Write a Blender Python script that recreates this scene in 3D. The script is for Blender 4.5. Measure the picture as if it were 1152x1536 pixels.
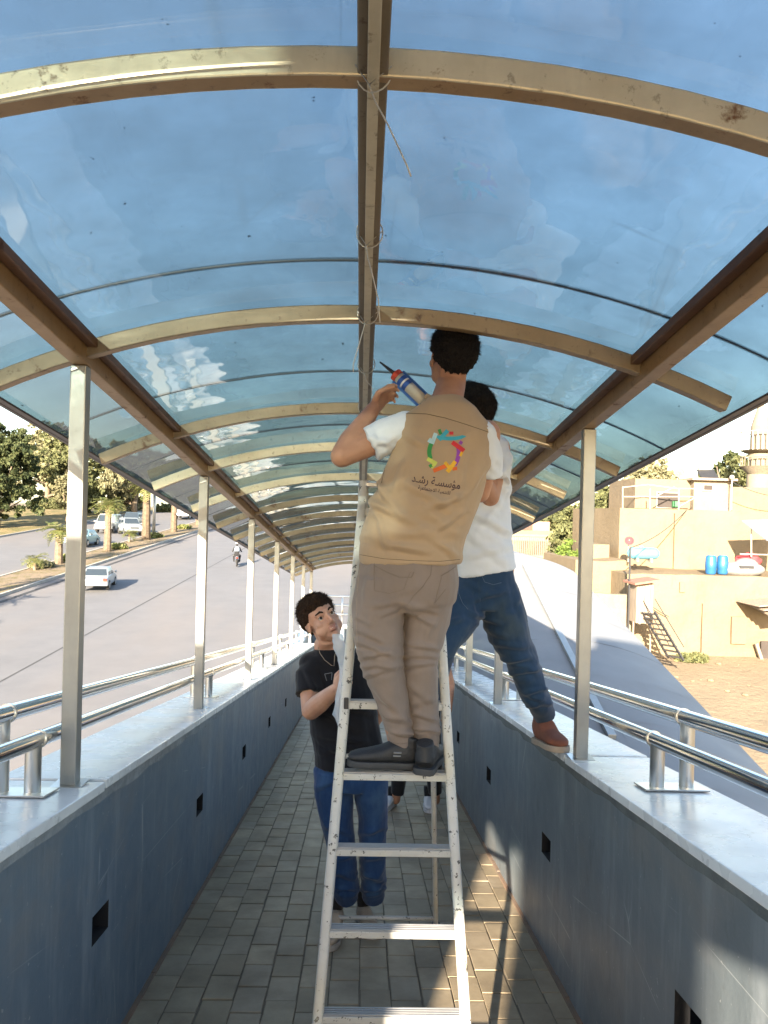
import bpy, bmesh, math, random
import numpy as np
from mathutils import Vector, Matrix, noise
from mathutils.bvhtree import BVHTree
for _o in list(bpy.data.objects): bpy.data.objects.remove(_o)
SC = bpy.context.scene
COL = SC.collection
rad = math.radians
# ---------------------------------------------------------------- camera
F_PX = 1154.0; ROLL = rad(1.5); YAW = rad(1.6)
_R0 = Vector((math.cos(YAW), -math.sin(YAW), 0)); FWD = Vector((math.sin(YAW), math.cos(YAW), 0)); _Z = Vector((0, 0, 1))
CU = math.cos(ROLL)*_R0 + math.sin(ROLL)*_Z
CV = -math.sin(ROLL)*_R0 + math.cos(ROLL)*_Z
cam_d = bpy.data.cameras.new('camera'); cam = bpy.data.objects.new('camera', cam_d); COL.objects.link(cam)
cam.matrix_world = Matrix(((CU.x, CV.x, -FWD.x, 0), (CU.y, CV.y, -FWD.y, 0), (CU.z, CV.z, -FWD.z, 0), (0, 0, 0, 1)))
cam_d.sensor_width = 36; cam_d.lens = F_PX/1536*36; cam_d.clip_start = .05; cam_d.clip_end = 3000
SC.camera = cam
# ---------------------------------------------------------------- sky, sun, exposure
SUN_EL = rad(18.5); SUN_AZ = math.atan2(.27, 1.0)      # light travels towards +y and a little +x
w = bpy.data.worlds.new('World'); SC.world = w; w.use_nodes = True
_n = w.node_tree.nodes; _l = w.node_tree.links
_bg = _n['Background']; _sk = _n.new('ShaderNodeTexSky'); _sk.sky_type = 'NISHITA'; _sk.sun_disc = False
_sk.sun_elevation = SUN_EL; _sk.sun_rotation = math.pi + SUN_AZ
_sk.air_density = 1.0; _sk.dust_density = 1.1; _sk.ozone_density = .6
_l.new(_sk.outputs[0], _bg.inputs[0]); _bg.inputs[1].default_value = .09
_sd = bpy.data.lights.new('sun', 'SUN'); _sd.energy = 5.0; _sd.angle = rad(.5); _sd.color = (1, .86, .68)
sun = bpy.data.objects.new('sun', _sd); COL.objects.link(sun)
SUNDIR = Vector((math.sin(SUN_AZ)*math.cos(SUN_EL), math.cos(SUN_AZ)*math.cos(SUN_EL), -math.sin(SUN_EL)))
sun.rotation_euler = SUNDIR.to_track_quat('-Z', 'Y').to_euler()
SC.view_settings.view_transform = 'Standard'; SC.view_settings.look = 'None'
SC.view_settings.gamma = 1; SC.view_settings.exposure = 2.62; SC.view_settings.use_curve_mapping = False
SC.cycles.max_bounces = 8; SC.cycles.transparent_max_bounces = 24; SC.cycles.glossy_bounces = 4
SC.cycles.caustics_reflective = False; SC.cycles.sample_clamp_indirect = 6
# ---------------------------------------------------------------- helpers
def at(px, py, D):
    return Vector(FWD + CU*((px-576)/F_PX) + CV*((768-py)/F_PX))*D
def tag(o, label=None, cat=None, group=None, kind=None):
    if label: o['label'] = label
    if cat: o['category'] = cat
    if group: o['group'] = group
    if kind: o['kind'] = kind
    return o
def empty(name, loc=(0, 0, 0), label=None, cat=None, group=None, rz=0):
    o = bpy.data.objects.new(name, None); COL.objects.link(o); o.location = loc; o.rotation_euler = (0, 0, rz)
    o.empty_display_size = .1
    return tag(o, label, cat, group)
def absloc(o):
    v = Vector((0, 0, 0))
    while o is not None: v += o.location; o = o.parent
    return v
def copy_tree(o, parent=None):
    c = o.copy(); COL.objects.link(c); c.parent = parent
    for ch in list(o.children): copy_tree(ch, c)
    return c
def perp(t, hint):
    s = Vector(hint); s = s - t*s.dot(t)
    if s.length < 1e-5:
        s = t.orthogonal()
    return s.normalized()
class MB:
    def __init__(s): s.v = []; s.f = []; s.m = []
    def add(s, vs, fs, mi=0):
        b = len(s.v); s.v += [tuple(x) for x in vs]; s.f += [tuple(i+b for i in q) for q in fs]; s.m += [mi]*len(fs)
    def hexa(s, p, mi=0):   # 4 bottom (ccw), 4 top
        s.add(p, [(3, 2, 1, 0), (4, 5, 6, 7), (0, 1, 5, 4), (1, 2, 6, 5), (2, 3, 7, 6), (3, 0, 4, 7)], mi)
    def box(s, x0, x1, y0, y1, z0, z1, mi=0, zf=None):
        zf = zf or (lambda y: 0.0)
        a, b = zf(y0), zf(y1)
        s.hexa([(x0, y0, z0+a), (x1, y0, z0+a), (x1, y1, z0+b), (x0, y1, z0+b), (x0, y0, z1+a), (x1, y0, z1+a), (x1, y1, z1+b), (x0, y1, z1+b)], mi)
    def obox(s, c, ax, ay, az, mi=0):
        c = Vector(c); ax, ay, az = Vector(ax), Vector(ay), Vector(az)
        s.hexa([c-ax-ay-az, c+ax-ay-az, c+ax+ay-az, c-ax+ay-az, c-ax-ay+az, c+ax-ay+az, c+ax+ay+az, c-ax+ay+az], mi)
    def bar(s, p, q, w, h, side=(1, 0, 0), mi=0):
        p, q = Vector(p), Vector(q); t = (q-p).normalized(); sd = perp(t, side); up = t.cross(sd)
        s.obox((p+q)/2, sd*w/2, (q-p)/2, up*h/2 if sd.cross(t).dot(up) > 0 else -up*h/2, mi)
    def loft(s, pts, ra, side=(1, 0, 0), seg=12, caps=True, mi=0, power=2.0, round_ends=False):
        """pts centres, ra list of (a,b) or r; elliptical rings"""
        pts = [Vector(p) for p in pts]; n = len(pts)
        rr = [(r, r) if not isinstance(r, (tuple, list)) else r for r in (ra if isinstance(ra, (list,)) else [ra]*n)]
        sides = side if isinstance(side, list) else [side]*n
        P = []; 
        for i in range(n):
            t = (pts[min(i+1, n-1)]-pts[max(i-1, 0)]).normalized()
            P.append((pts[i], rr[i], t, perp(t, sides[i])))
        if round_ends:
            def capr(e, sgn):
                c, (a, b), t, sd = e; L = min(a, b)
                return [(c+t*sgn*L*math.sin(k), (a*math.cos(k), b*math.cos(k)), t, sd) for k in (.5, 1.0, 1.35)]
            P = capr(P[0], -1)[::-1]+P+capr(P[-1], 1)
        vs = []; fs = []
        for c, (a, b), t, sd in P:
            up = sd.cross(t)
            for k in range(seg):
                an = 2*math.pi*k/seg; cx, sx = math.cos(an), math.sin(an)
                if power != 2.0:
                    cx = math.copysign(abs(cx)**(2/power), cx); sx = math.copysign(abs(sx)**(2/power), sx)
                vs.append(c+sd*a*cx+up*b*sx)
        m = len(P)
        for i in range(m-1):
            for k in range(seg):
                k2 = (k+1) % seg
                fs.append((i*seg+k, (i+1)*seg+k, (i+1)*seg+k2, i*seg+k2))
        if caps:
            fs.append(tuple(range(seg))); fs.append(tuple((m-1)*seg+k for k in reversed(range(seg))))
        s.add(vs, fs, mi)
    def tube(s, pts, r, seg=10, mi=0, **k): s.loft(pts, r, (1, .01, .02), seg, True, mi, **k)
    def ell(s, c, r, ax=None, seg=16, rings=10, mi=0):
        """ellipsoid; ax optional 3x3 Matrix of axes"""
        c = Vector(c); ax = ax or Matrix.Identity(3); vs = []; fs = []
        for i in range(1, rings):
            th = math.pi*i/rings
            for k in range(seg):
                ph = 2*math.pi*k/seg
                vs.append(c+ax@Vector((r[0]*math.sin(th)*math.cos(ph), r[1]*math.sin(th)*math.sin(ph), r[2]*math.cos(th))))
        top = len(vs); vs.append(c+ax@Vector((0, 0, r[2]))); vs.append(c-ax@Vector((0, 0, r[2])))
        for i in range(rings-2):
            for k in range(seg):
                k2 = (k+1) % seg; fs.append((i*seg+k, (i+1)*seg+k, (i+1)*seg+k2, i*seg+k2))
        for k in range(seg):
            k2 = (k+1) % seg; fs.append((top, k, k2)); fs.append((top+1, (rings-2)*seg+k2, (rings-2)*seg+k))
        s.add(vs, fs, mi)
    def mesh(s, name, mats, off=(0, 0, 0), smooth=False):
        me = bpy.data.meshes.new(name); off = Vector(off)
        me.from_pydata([tuple(Vector(v)-off) for v in s.v], [], s.f)
        for m in (mats if isinstance(mats, (list, tuple)) else [mats]): me.materials.append(m)
        me.polygons.foreach_set('material_index', s.m)
        if smooth: me.polygons.foreach_set('use_smooth', [True]*len(me.polygons))
        me.update(); return me
    def build(s, name, mats, parent=None, origin=None, smooth=False, bevel=0, segs=2, local=False):
        off = Vector((0, 0, 0)) if local else (absloc(parent) if parent else Vector(origin or (0, 0, 0)))
        org = Vector(origin) if (origin and parent) else Vector((0, 0, 0))
        me = s.mesh(name, mats, off+(org-off if origin and parent and not local else Vector((0, 0, 0))), smooth)
        if bevel:
            bm = bmesh.new(); bm.from_mesh(me)
            bmesh.ops.bevel(bm, geom=[e for e in bm.edges if len(e.link_faces) == 2 and e.calc_face_angle(0) > .6], offset=bevel, segments=segs, affect='EDGES', profile=.6)
            bm.to_mesh(me); bm.free()
        o = bpy.data.objects.new(name, me); COL.objects.link(o)
        if parent:
            o.parent = parent
            if origin and not local: o.location = org-off
        elif origin: o.location = origin
        return o
def auto_smooth(o, ang=.6):
    me = o.data; bm = bmesh.new(); bm.from_mesh(me)
    for f in bm.faces: f.smooth = True
    for e in bm.edges:
        if len(e.link_faces) == 2: e.smooth = e.calc_face_angle(0) < ang
    bm.to_mesh(me); bm.free()
# ---------------------------------------------------------------- materials
class NT:
    def __init__(s, name):
        s.mat = bpy.data.materials.new(name); s.mat.use_nodes = True; s.t = s.mat.node_tree
        s.b = s.t.nodes['Principled BSDF']; s.out = s.t.nodes['Material Output']; s.tc = None
    def n(s, ty, **kw):
        nd = s.t.nodes.new(ty)
        for k, v in kw.items():
            if k in nd.inputs.keys() if not k.startswith('_') else False: nd.inputs[k].default_value = v
            elif k.startswith('_'): setattr(nd, k[1:], v)
            else: nd.inputs[k].default_value = v
        return nd
    def l(s, a, b): s.t.links.new(a, b)
    def coord(s, kind='Object', scale=(1, 1, 1)):
        if not s.tc: s.tc = s.t.nodes.new('ShaderNodeTexCoord')
        mp = s.t.nodes.new('ShaderNodeMapping'); mp.inputs['Scale'].default_value = scale
        if kind == 'World':
            g = s.t.nodes.new('ShaderNodeNewGeometry'); s.l(g.outputs['Position'], mp.inputs[0])
        else: s.l(s.tc.outputs[kind], mp.inputs[0])
        return mp.outputs[0]
    def noise(s, scale, detail=4, rough=.55, kind='World', sc=(1, 1, 1), dist=0):
        nd = s.n('ShaderNodeTexNoise', Scale=scale, Detail=detail, Roughness=rough, Distortion=dist)
        s.l(s.coord(kind, sc), nd.inputs['Vector']); return nd.outputs['Fac']
    def ramp(s, fac, stops):
        r = s.t.nodes.new('ShaderNodeValToRGB'); e = r.color_ramp.elements
        while len(e) < len(stops): e.new(.5)
        for i, (p, c) in enumerate(stops):
            e[i].position = p; e[i].color = (*c, 1) if len(c) == 3 else c
        s.l(fac, r.inputs[0]); return r.outputs[0]
    def fr(s, fac, a, b):       # scalar smooth remap
        m = s.t.nodes.new('ShaderNodeMapRange'); m.inputs[1].default_value = a; m.inputs[2].default_value = b
        s.l(fac, m.inputs[0]); return m.outputs[0]
    def mix(s, fac, a, b, mode='MIX'):
        m = s.t.nodes.new('ShaderNodeMix'); m.data_type = 'RGBA'; m.blend_type = mode
        for i, x in ((0, fac), (6, a), (7, b)):
            if hasattr(x, 'links') or isinstance(x, bpy.types.NodeSocket): s.l(x, m.inputs[i])
            elif isinstance(x, (int, float)): m.inputs[i].default_value = x
            else: m.inputs[i].default_value = (*x, 1)
        return m.outputs[2]
    def math(s, op, a, b=0.0):
        m = s.t.nodes.new('ShaderNodeMath'); m.operation = op
        for i, x in ((0, a), (1, b)):
            if isinstance(x, bpy.types.NodeSocket): s.l(x, m.inputs[i])
            else: m.inputs[i].default_value = x
        return m.outputs[0]
    def bump(s, h, strength=.3, dist=.01, prev=None):
        b = s.n('ShaderNodeBump', Strength=strength, Distance=dist); s.l(h, b.inputs['Height'])
        if prev: s.l(prev, b.inputs['Normal'])
        return b.outputs[0]
    def done(s, col=None, rough=.6, metal=0, nrm=None, spec=None, **kw):
        def st(k, v):
            if v is None: return
            if isinstance(v, bpy.types.NodeSocket): s.l(v, s.b.inputs[k])
            elif isinstance(v, tuple): s.b.inputs[k].default_value = (*v, 1) if len(v) == 3 else v
            else: s.b.inputs[k].default_value = v
        st('Base Color', col); st('Roughness', rough); st('Metallic', metal); st('Specular IOR Level', spec)
        if nrm is not None: s.l(nrm, s.b.inputs['Normal'])
        for k, v in kw.items(): st(k, v)
        return s.mat
def simple(name, a, b=None, scale=6, rough=.6, metal=0, bumps=.15, bdist=.004, kind='World', sc=(1, 1, 1), spec=None, bscale=None, rvar=.1):
    t = NT(name); b = b or tuple(x*.75 for x in a)
    f = t.noise(scale, 5, .6, kind, sc); col = t.ramp(f, [(.3, a), (.7, b)])
    nr = t.bump(t.noise(bscale or scale*8, 3, .6, kind, sc), bumps, bdist) if bumps else None
    r = t.math('ADD', t.math('MULTIPLY', f, rvar), rough-rvar/2)
    return t.done(col, r, metal, nr, spec)
M = {}
# walls: grey-blue painted render with scuffs, runs and rubbed bottom
def wall_paint(name, a, b, seed):
    t = NT(name)
    big = t.noise(1.6, 5, .6); mid = t.noise(9, 4, .6); col = t.ramp(big, [(.3, a), (.7, b)])
    streak = t.noise(6, 4, .7, sc=(1, 1.2, .16)); col = t.mix(t.math('MULTIPLY', t.fr(streak, .52, .72), .6), col, (.27, .3, .32))
    dark = t.fr(t.noise(11, 4, .7, sc=(1, 1, .3)), .6, .72); col = t.mix(t.math('MULTIPLY', dark, .5), col, tuple(x*.5 for x in a))
    v = t.n('ShaderNodeTexVoronoi', _feature='DISTANCE_TO_EDGE', Scale=1.1); t.l(t.coord('World', (1, .8, 2.4)), v.inputs['Vector'])
    scr = t.math('MULTIPLY', t.math('SUBTRACT', 1, t.fr(v.outputs['Distance'], .0, .0045)), t.fr(t.noise(2.2, 2), .52, .6))
    col = t.mix(t.math('MULTIPLY', scr, .75), col, (.42, .44, .44))
    fl = t.fr(t.noise(38, 3, .6), .69, .72); col = t.mix(t.math('MULTIPLY', fl, .6), col, (.45, .46, .45))
    dust = t.fr(t.noise(2.4, 5, .65, sc=(1, .7, 1)), .5, .72); col = t.mix(t.math('MULTIPLY', dust, .42), col, (.26, .22, .18))
    nb = t.bump(mid, .25, .01); nb = t.bump(t.noise(90, 2), .12, .002, nb)
    return t.done(col, t.math('ADD', t.math('MULTIPLY', mid, .25), .3), 0, nb, .5)
M['wall'] = wall_paint('blue_grey_wall_paint', (.105, .15, .195), (.135, .178, .215), 0)
M['wall_r'] = wall_paint('grey_wall_paint', (.125, .15, .165), (.16, .185, .198), 1)
def marble():
    t = NT('marble_coping'); f = t.noise(2.5, 6, .65, dist=1.2); col = t.ramp(f, [(.3, (.8, .8, .78)), (.55, (.74, .74, .73)), (.72, (.58, .58, .58))])
    d = t.fr(t.noise(14, 5, .7), .58, .7); col = t.mix(t.math('MULTIPLY', d, .45), col, (.27, .25, .22))
    return t.done(col, t.math('ADD', t.math('MULTIPLY', t.noise(5, 3), .3), .12), 0, t.bump(t.noise(30, 3), .06, .003), .5)
M['marble'] = marble()
M['cement'] = simple('rough_cement_edge', (.15, .16, .155), (.09, .1, .1), 9, .85, bumps=.6, bdist=.01, bscale=30)
M['cement_l'] = simple('pale_cement_edge', (.3, .32, .33), (.17, .185, .195), 9, .85, bumps=.6, bdist=.01, bscale=30)
M['hole_lining'] = simple('dark_hole', (.012, .012, .014), None, 8, .9)  # near-black colour for the inside faces of the drain holes
def paver():
    t = NT('paver_concrete'); oi = t.n('ShaderNodeObjectInfo'); g = t.n('ShaderNodeNewGeometry')
    rnd = t.math('FRACT', t.math('ADD', oi.outputs['Random'], g.outputs['Random Per Island']))
    base = t.ramp(rnd, [(0, (.28, .222, .14)), (.35, (.37, .3, .195)), (.7, (.32, .262, .185)), (1, (.44, .345, .22))])
    f = t.noise(4, 6, .65); col = t.mix(t.fr(f, .35, .75), base, (.2, .158, .105)); 
    red = t.fr(t.noise(1.1, 4, .6), .56, .7); col = t.mix(t.math('MULTIPLY', red, .35), col, (.22, .14, .095))
    sp = t.fr(t.noise(140, 2), .66, .72); col = t.mix(t.math('MULTIPLY', sp, .35), col, (.3, .28, .24))
    return t.done(col, t.math('ADD', t.math('MULTIPLY', f, .3), .42), 0, t.bump(t.noise(70, 4, .7), .35, .003), .45)
M['paver'] = paver()
M['joint'] = simple('sand_joint', (.15, .125, .09), (.22, .18, .13), 20, .95, bumps=.5, bscale=120)
def steel_paint(name, a, b, rust, rustamt, rough=.42, metal=.35):
    t = NT(name); f = t.noise(5, 5, .65); col = t.ramp(f, [(.3, a), (.7, b)])
    r1 = t.fr(t.noise(7, 6, .75), rustamt, rustamt+.09); r2 = t.fr(t.noise(34, 5, .7), rustamt-.01, rustamt+.08)
    col = t.mix(t.math('MULTIPLY', r2, .5), col, tuple(x*.5 for x in rust)); col = t.mix(r1, col, rust)
    run = t.fr(t.noise(18, 4, .7, sc=(1, 1, .25)), .5, .8); col = t.mix(t.math('MULTIPLY', run, .35), col, tuple(x*.55 for x in a))
    rr = t.math('ADD', t.math('MULTIPLY', r1, .4), rough)
    mt = t.math('MULTIPLY', t.math('SUBTRACT', 1, r1), metal)
    return t.done(col, rr, mt, t.bump(t.noise(40, 4), .15, .003), .5)
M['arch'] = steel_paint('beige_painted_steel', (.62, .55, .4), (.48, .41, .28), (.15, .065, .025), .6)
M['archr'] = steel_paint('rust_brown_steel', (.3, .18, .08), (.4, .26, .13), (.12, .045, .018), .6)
M['post'] = steel_paint('post_steel', (.38, .375, .35), (.31, .31, .29), (.2, .16, .12), .74, .34, .5)
M['rail'] = NT('stainless_pipe').done((.66, .65, .63), .14, 1)
_t = NT('stainless_dull'); M['rail2'] = _t.done((.6, .59, .56), _t.math('ADD', _t.math('MULTIPLY', _t.noise(20, 3), .25), .2), 1)
def sheet():
    t = NT('tinted_sheet')
    for nd in [t.b]: t.t.nodes.remove(nd)
    tr = t.n('ShaderNodeBsdfTransparent'); gl = t.n('ShaderNodeBsdfGlossy', Roughness=.035)
    vs_ = t.n('ShaderNodeTexVoronoi', _feature='DISTANCE_TO_EDGE', Scale=.9); t.l(t.coord('World', (1.3, .5, 1)), vs_.inputs['Vector'])
    scr = t.math('MULTIPLY', t.math('SUBTRACT', 1, t.fr(vs_.outputs['Distance'], 0, .004)), t.fr(t.noise(1.4, 2), .5, .6))
    strk = t.fr(t.noise(5, 5, .75, sc=(.35, 1.6, 1)), .55, .8)
    df = t.n('ShaderNodeBsdfDiffuse'); tl = t.n('ShaderNodeBsdfTranslucent')
    dirt = t.noise(1.6, 6, .7); spots = t.fr(t.noise(26, 3, .6), .735, .76)
    dustf = t.math('ADD', t.math('ADD', t.math('MULTIPLY', t.fr(dirt, .38, .75), .13), .06), t.math('ADD', t.math('MULTIPLY', scr, .15), t.math('MULTIPLY', strk, .12)))
    tint = t.ramp(dirt, [(.25, (.835, .86, .865)), (.75, (.775, .80, .805))]); tint = t.mix(t.math('MULTIPLY', spots, .6), tint, (.1, .12, .14))
    gm = t.n('ShaderNodeNewGeometry'); dt = t.n('ShaderNodeVectorMath', _operation='DOT_PRODUCT'); t.l(gm.outputs['Incoming'], dt.inputs[0]); t.l(gm.outputs['Normal'], dt.inputs[1])
    c2 = t.math('MULTIPLY', dt.outputs['Value'], dt.outputs['Value']); ct = t.math('SQRT', t.math('ADD', t.math('MULTIPLY', c2, .444), .556)); pw = t.math('DIVIDE', 1.0, t.math('POWER', ct, 6.0))
    sp = t.n('ShaderNodeSeparateColor'); t.l(tint, sp.inputs[0]); cb = t.n('ShaderNodeCombineColor')
    for i_ in range(3): t.l(t.math('POWER', sp.outputs[i_], pw), cb.inputs[i_])
    t.l(cb.outputs[0], tr.inputs[0])   # longer path through the sheet at a slant
    wav = t.noise(1.3, 2, .5, sc=(1, 2.2, 1)); w2 = t.noise(7, 2, .5, sc=(1.5, .4, 1))
    nb = t.bump(wav, .25, .03); nb = t.bump(w2, .12, .006, nb); t.l(nb, gl.inputs['Normal'])
    fr = t.n('ShaderNodeFresnel'); t.l(nb, fr.inputs['Normal']); gb = t.n('ShaderNodeNewGeometry'); t.l(t.math('SUBTRACT', 1.5, t.math('MULTIPLY', gb.outputs['Backfacing'], 1.5-1/1.5)), fr.inputs['IOR'])
    fac = t.math('MINIMUM', t.math('MULTIPLY', fr.outputs[0], 1.25), 1.0)
    df.inputs[0].default_value = (.25, .3, .34, 1); tl.inputs[0].default_value = (.3, .4, .48, 1)
    dm = t.n('ShaderNodeMixShader', Fac=.5); t.l(df.outputs[0], dm.inputs[1]); t.l(tl.outputs[0], dm.inputs[2])
    m1 = t.n('ShaderNodeMixShader'); t.l(dustf, m1.inputs[0]); t.l(tr.outputs[0], m1.inputs[1]); t.l(dm.outputs[0], m1.inputs[2])
    m2 = t.n('ShaderNodeMixShader'); t.l(fac, m2.inputs[0]); t.l(m1.outputs[0], m2.inputs[1]); t.l(gl.outputs[0], m2.inputs[2])
    t.l(m2.outputs[0], t.out.inputs[0]); return t.mat
M['sheet'] = sheet()
M['gasket'] = simple('dark_gasket', (.03, .035, .045), None, 8, .5)
M['string'] = simple('white_cord', (.62, .6, .55), None, 40, .8)
def ladder_paint():
    t = NT('chipped_white_paint'); f = t.noise(12, 5, .6); col = t.ramp(f, [(.3, (.55, .54, .505)), (.7, (.46, .45, .41))])
    ch = t.fr(t.noise(38, 4, .75), .61, .63); col = t.mix(ch, col, (.07, .065, .06)); y = t.fr(t.noise(5, 3), .55, .7); col = t.mix(t.math('MULTIPLY', y, .35), col, (.6, .52, .32))
    return t.done(col, .45, 0, t.bump(t.noise(60, 3), .2, .002), .5)
M['ladder'] = ladder_paint()
M['tread'] = steel_paint('grooved_metal_tread', (.5, .5, .5), (.42, .42, .42), (.08, .07, .06), .68, .4, .6)
M['asphalt'] = (lambda t: t.done(t.mix(t.math('MULTIPLY', t.fr(t.noise(.09, 4, .6, sc=(1.6, .35, 1)), .42, .7), .75), t.ramp(t.noise(.6, 6, .7), [(.3, (.115, .114, .117)), (.7, (.142, .14, .142))]), (.175, .152, .134)), .8, 0, t.bump(t.noise(25, 3), .4, .01), .4))(NT('worn_asphalt'))
M['dirt'] = (lambda t: t.done(t.mix(t.fr(t.noise(9, 5, .7), .5, .8), t.ramp(t.noise(.35, 6, .65), [(.3, (.26, .2, .13)), (.7, (.2, .158, .105))]), (.16, .125, .085)), .95, 0, t.bump(t.noise(3, 6, .7), .8, .12), .2))(NT('sandy_ground'))
M['median'] = (lambda t: t.done(t.mix(t.fr(t.noise(1.2, 5, .7), .48, .62), (.2, .155, .105), (.13, .11, .05)), .95, 0, t.bump(t.noise(5, 5, .7), .8, .08), .2))(NT('median_soil'))
M['kerb'] = simple('kerb_concrete', (.4, .37, .32), (.28, .26, .23), 2, .85, bscale=20, bumps=.3)
M['drygrass'] = (lambda t: t.done(t.mix(t.fr(t.noise(.5, 5, .7), .45, .62), (.22, .17, .085), (.12, .115, .045)), .95, 0, t.bump(t.noise(4, 5, .7), .9, .12), .2))(NT('dry_verge'))
# ---------------------------------------------------------------- ramp frame
S = .1343
Y0, Y1 = -.5, 14.8
def L(y): return -S*min(max(y, Y0), Y1)
def G(y):
    return -7.5+.06*min(max(y, 0), 110.0)
# ================================================================ SETTING
def sheet_strip(name, xs, ylist, dz, mat, kind='structure'):
    """xs(y)->(x0,x1)"""
    m = MB()
    for a, b in zip(ylist[:-1], ylist[1:]):
        (xa0, xa1), (xb0, xb1) = xs(a), xs(b)
        m.add([(xa0, a, G(a)+dz), (xa1, a, G(a)+dz), (xb1, b, G(b)+dz), (xb0, b, G(b)+dz)], [(0, 1, 2, 3)])
    o = m.build(name, mat); tag(o, kind=kind); return o
YL = [-300, 0, 20, 40, 60, 80, 110, 160, 900]
sheet_strip('ground', lambda y: (-900, 900), YL, 0, M['dirt'])
def kx(y): return -20.7+.042*y      # near kerb of the median
def near_road(y): return (kx(y), 2.2+.01*y if y < 300 else 5)
YR = [-120, 0, 20, 40, 60, 80, 110, 160, 420]
sheet_strip('road', near_road, YR, .008, M['asphalt'])
sheet_strip('far_carriageway', lambda y: (kx(y)-15.2, kx(y)-3.3), YR, .008, M['asphalt'])
sheet_strip('median_strip', lambda y: (kx(y)-3.15, kx(y)-.15), YR, .13, M['median'])
sheet_strip('grass_verge', lambda y: (kx(y)-75, kx(y)-15.4), YR, .016, M['drygrass'])
km = MB()
for xo in (-.15, -3.3, -15.35):
    for a, b in zip(YR[:-1], YR[1:]):
        km.hexa([(kx(a)+xo, a, G(a)-.1), (kx(a)+xo+.15, a, G(a)-.1), (kx(b)+xo+.15, b, G(b)-.1), (kx(b)+xo, b, G(b)-.1),
                 (kx(a)+xo, a, G(a)+.17), (kx(a)+xo+.15, a, G(a)+.17), (kx(b)+xo+.15, b, G(b)+.17), (kx(b)+xo, b, G(b)+.17)])
tag(km.build('kerb', M['kerb']), kind='structure')
# dark edge line along the kerb and a cable's cast shadow painted as a dark strip
sheet_strip('road_edge_line', lambda y: (kx(y)+.55, kx(y)+.85), YR, .014, simple('dark_edge_line', (.035, .034, .033), None, 3, .8))
sheet_strip('cable_shadow_strip', lambda y: (-12.9+.04*y, -12.82+.04*y), YR, .014, simple('cable_shadow_colour', (.06, .058, .055), None, 3, .8))
# ---------------------------------------------------------------- ramp floor with individual pavers
WL, WR = -.873, .92
fl = MB(); ys = [-9, Y0, 0, 3, 6, 9, 12, Y1, 17.4]
for a, b in zip(ys[:-1], ys[1:]):
    fl.hexa([(WL-.2, a, L(a)-2.0), (WR+.2, a, L(a)-2.0), (WR+.2, b, L(b)-2.0), (WL-.2, b, L(b)-2.0), (WL-.2, a, L(a)-1.6065), (WR+.2, a, L(a)-1.6065), (WR+.2, b, L(b)-1.6065), (WL-.2, b, L(b)-1.6065)])
fl.box(WR+.2, 3.7, Y1, 17.4, L(Y1)-2.0, L(Y1)-1.612)
fl.box(-.2, .2, 15.6, 16.0, -7.5, L(Y1)-2.0); fl.box(-.2, .2, 8.0, 8.4, -7.5, L(8)-2.1)
floor = fl.build('ramp_floor', M['joint']); tag(floor, kind='structure')
PW, PL = .1305, .2105; random.seed(5)
def paver_mesh():
    m = MB(); m.box(-PW/2+.0028, PW/2-.0028, -PL/2+.003, PL/2-.003, -.05, 0)
    me = m.mesh('paver', M['paver']); bm = bmesh.new(); bm.from_mesh(me)
    bmesh.ops.bevel(bm, geom=[e for e in bm.edges if all(v.co.z > -.01 for v in e.verts)], offset=.0022, segments=1, affect='EDGES')
    bm.to_mesh(me); bm.free(); return me
pme = paver_mesh(); cols = [WL+PW*(i+.5) for i in range(14)]
slope_ang = -math.atan(S); cnt = 0; rest = MB()
cells = []
for ci, x in enumerate(cols):
    wcut = min(x+PW/2, WR+.04)
    off = (ci % 2)*PL/2+random.uniform(-.02, .02)
    for k in range(-3, 66):
        y = 1.6+off+k*PL; cells.append((y, x))
cells.sort()
for y, x in cells:
    z = L(y)-1.6+random.uniform(-.0018, .0018); tx, ty = random.gauss(0, .006), random.gauss(0, .006); jx, jy, rz = random.gauss(0, .0013), random.gauss(0, .0018), random.gauss(0, .006)
    if y > Y1-.1: continue
    if 2.72 < y and cnt < 298:
        o = bpy.data.objects.new('paver', pme); COL.objects.link(o); o.parent = floor
        o.location = (x+jx, y+jy, z); o.rotation_euler = (slope_ang+tx, ty, rz); cnt += 1
    else:
        R = Matrix.Rotation(slope_ang, 3, 'X')
        c = Vector((x+jx, y+jy, z-.025)); rest.obox(c, R@Vector((PW/2-.003, 0, 0)), R@Vector((0, PL/2-.0035, 0)), R@Vector((0, 0, .025)))
o = rest.build('paver_far', M['paver'], floor); tag(o, kind='stuff')
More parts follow.
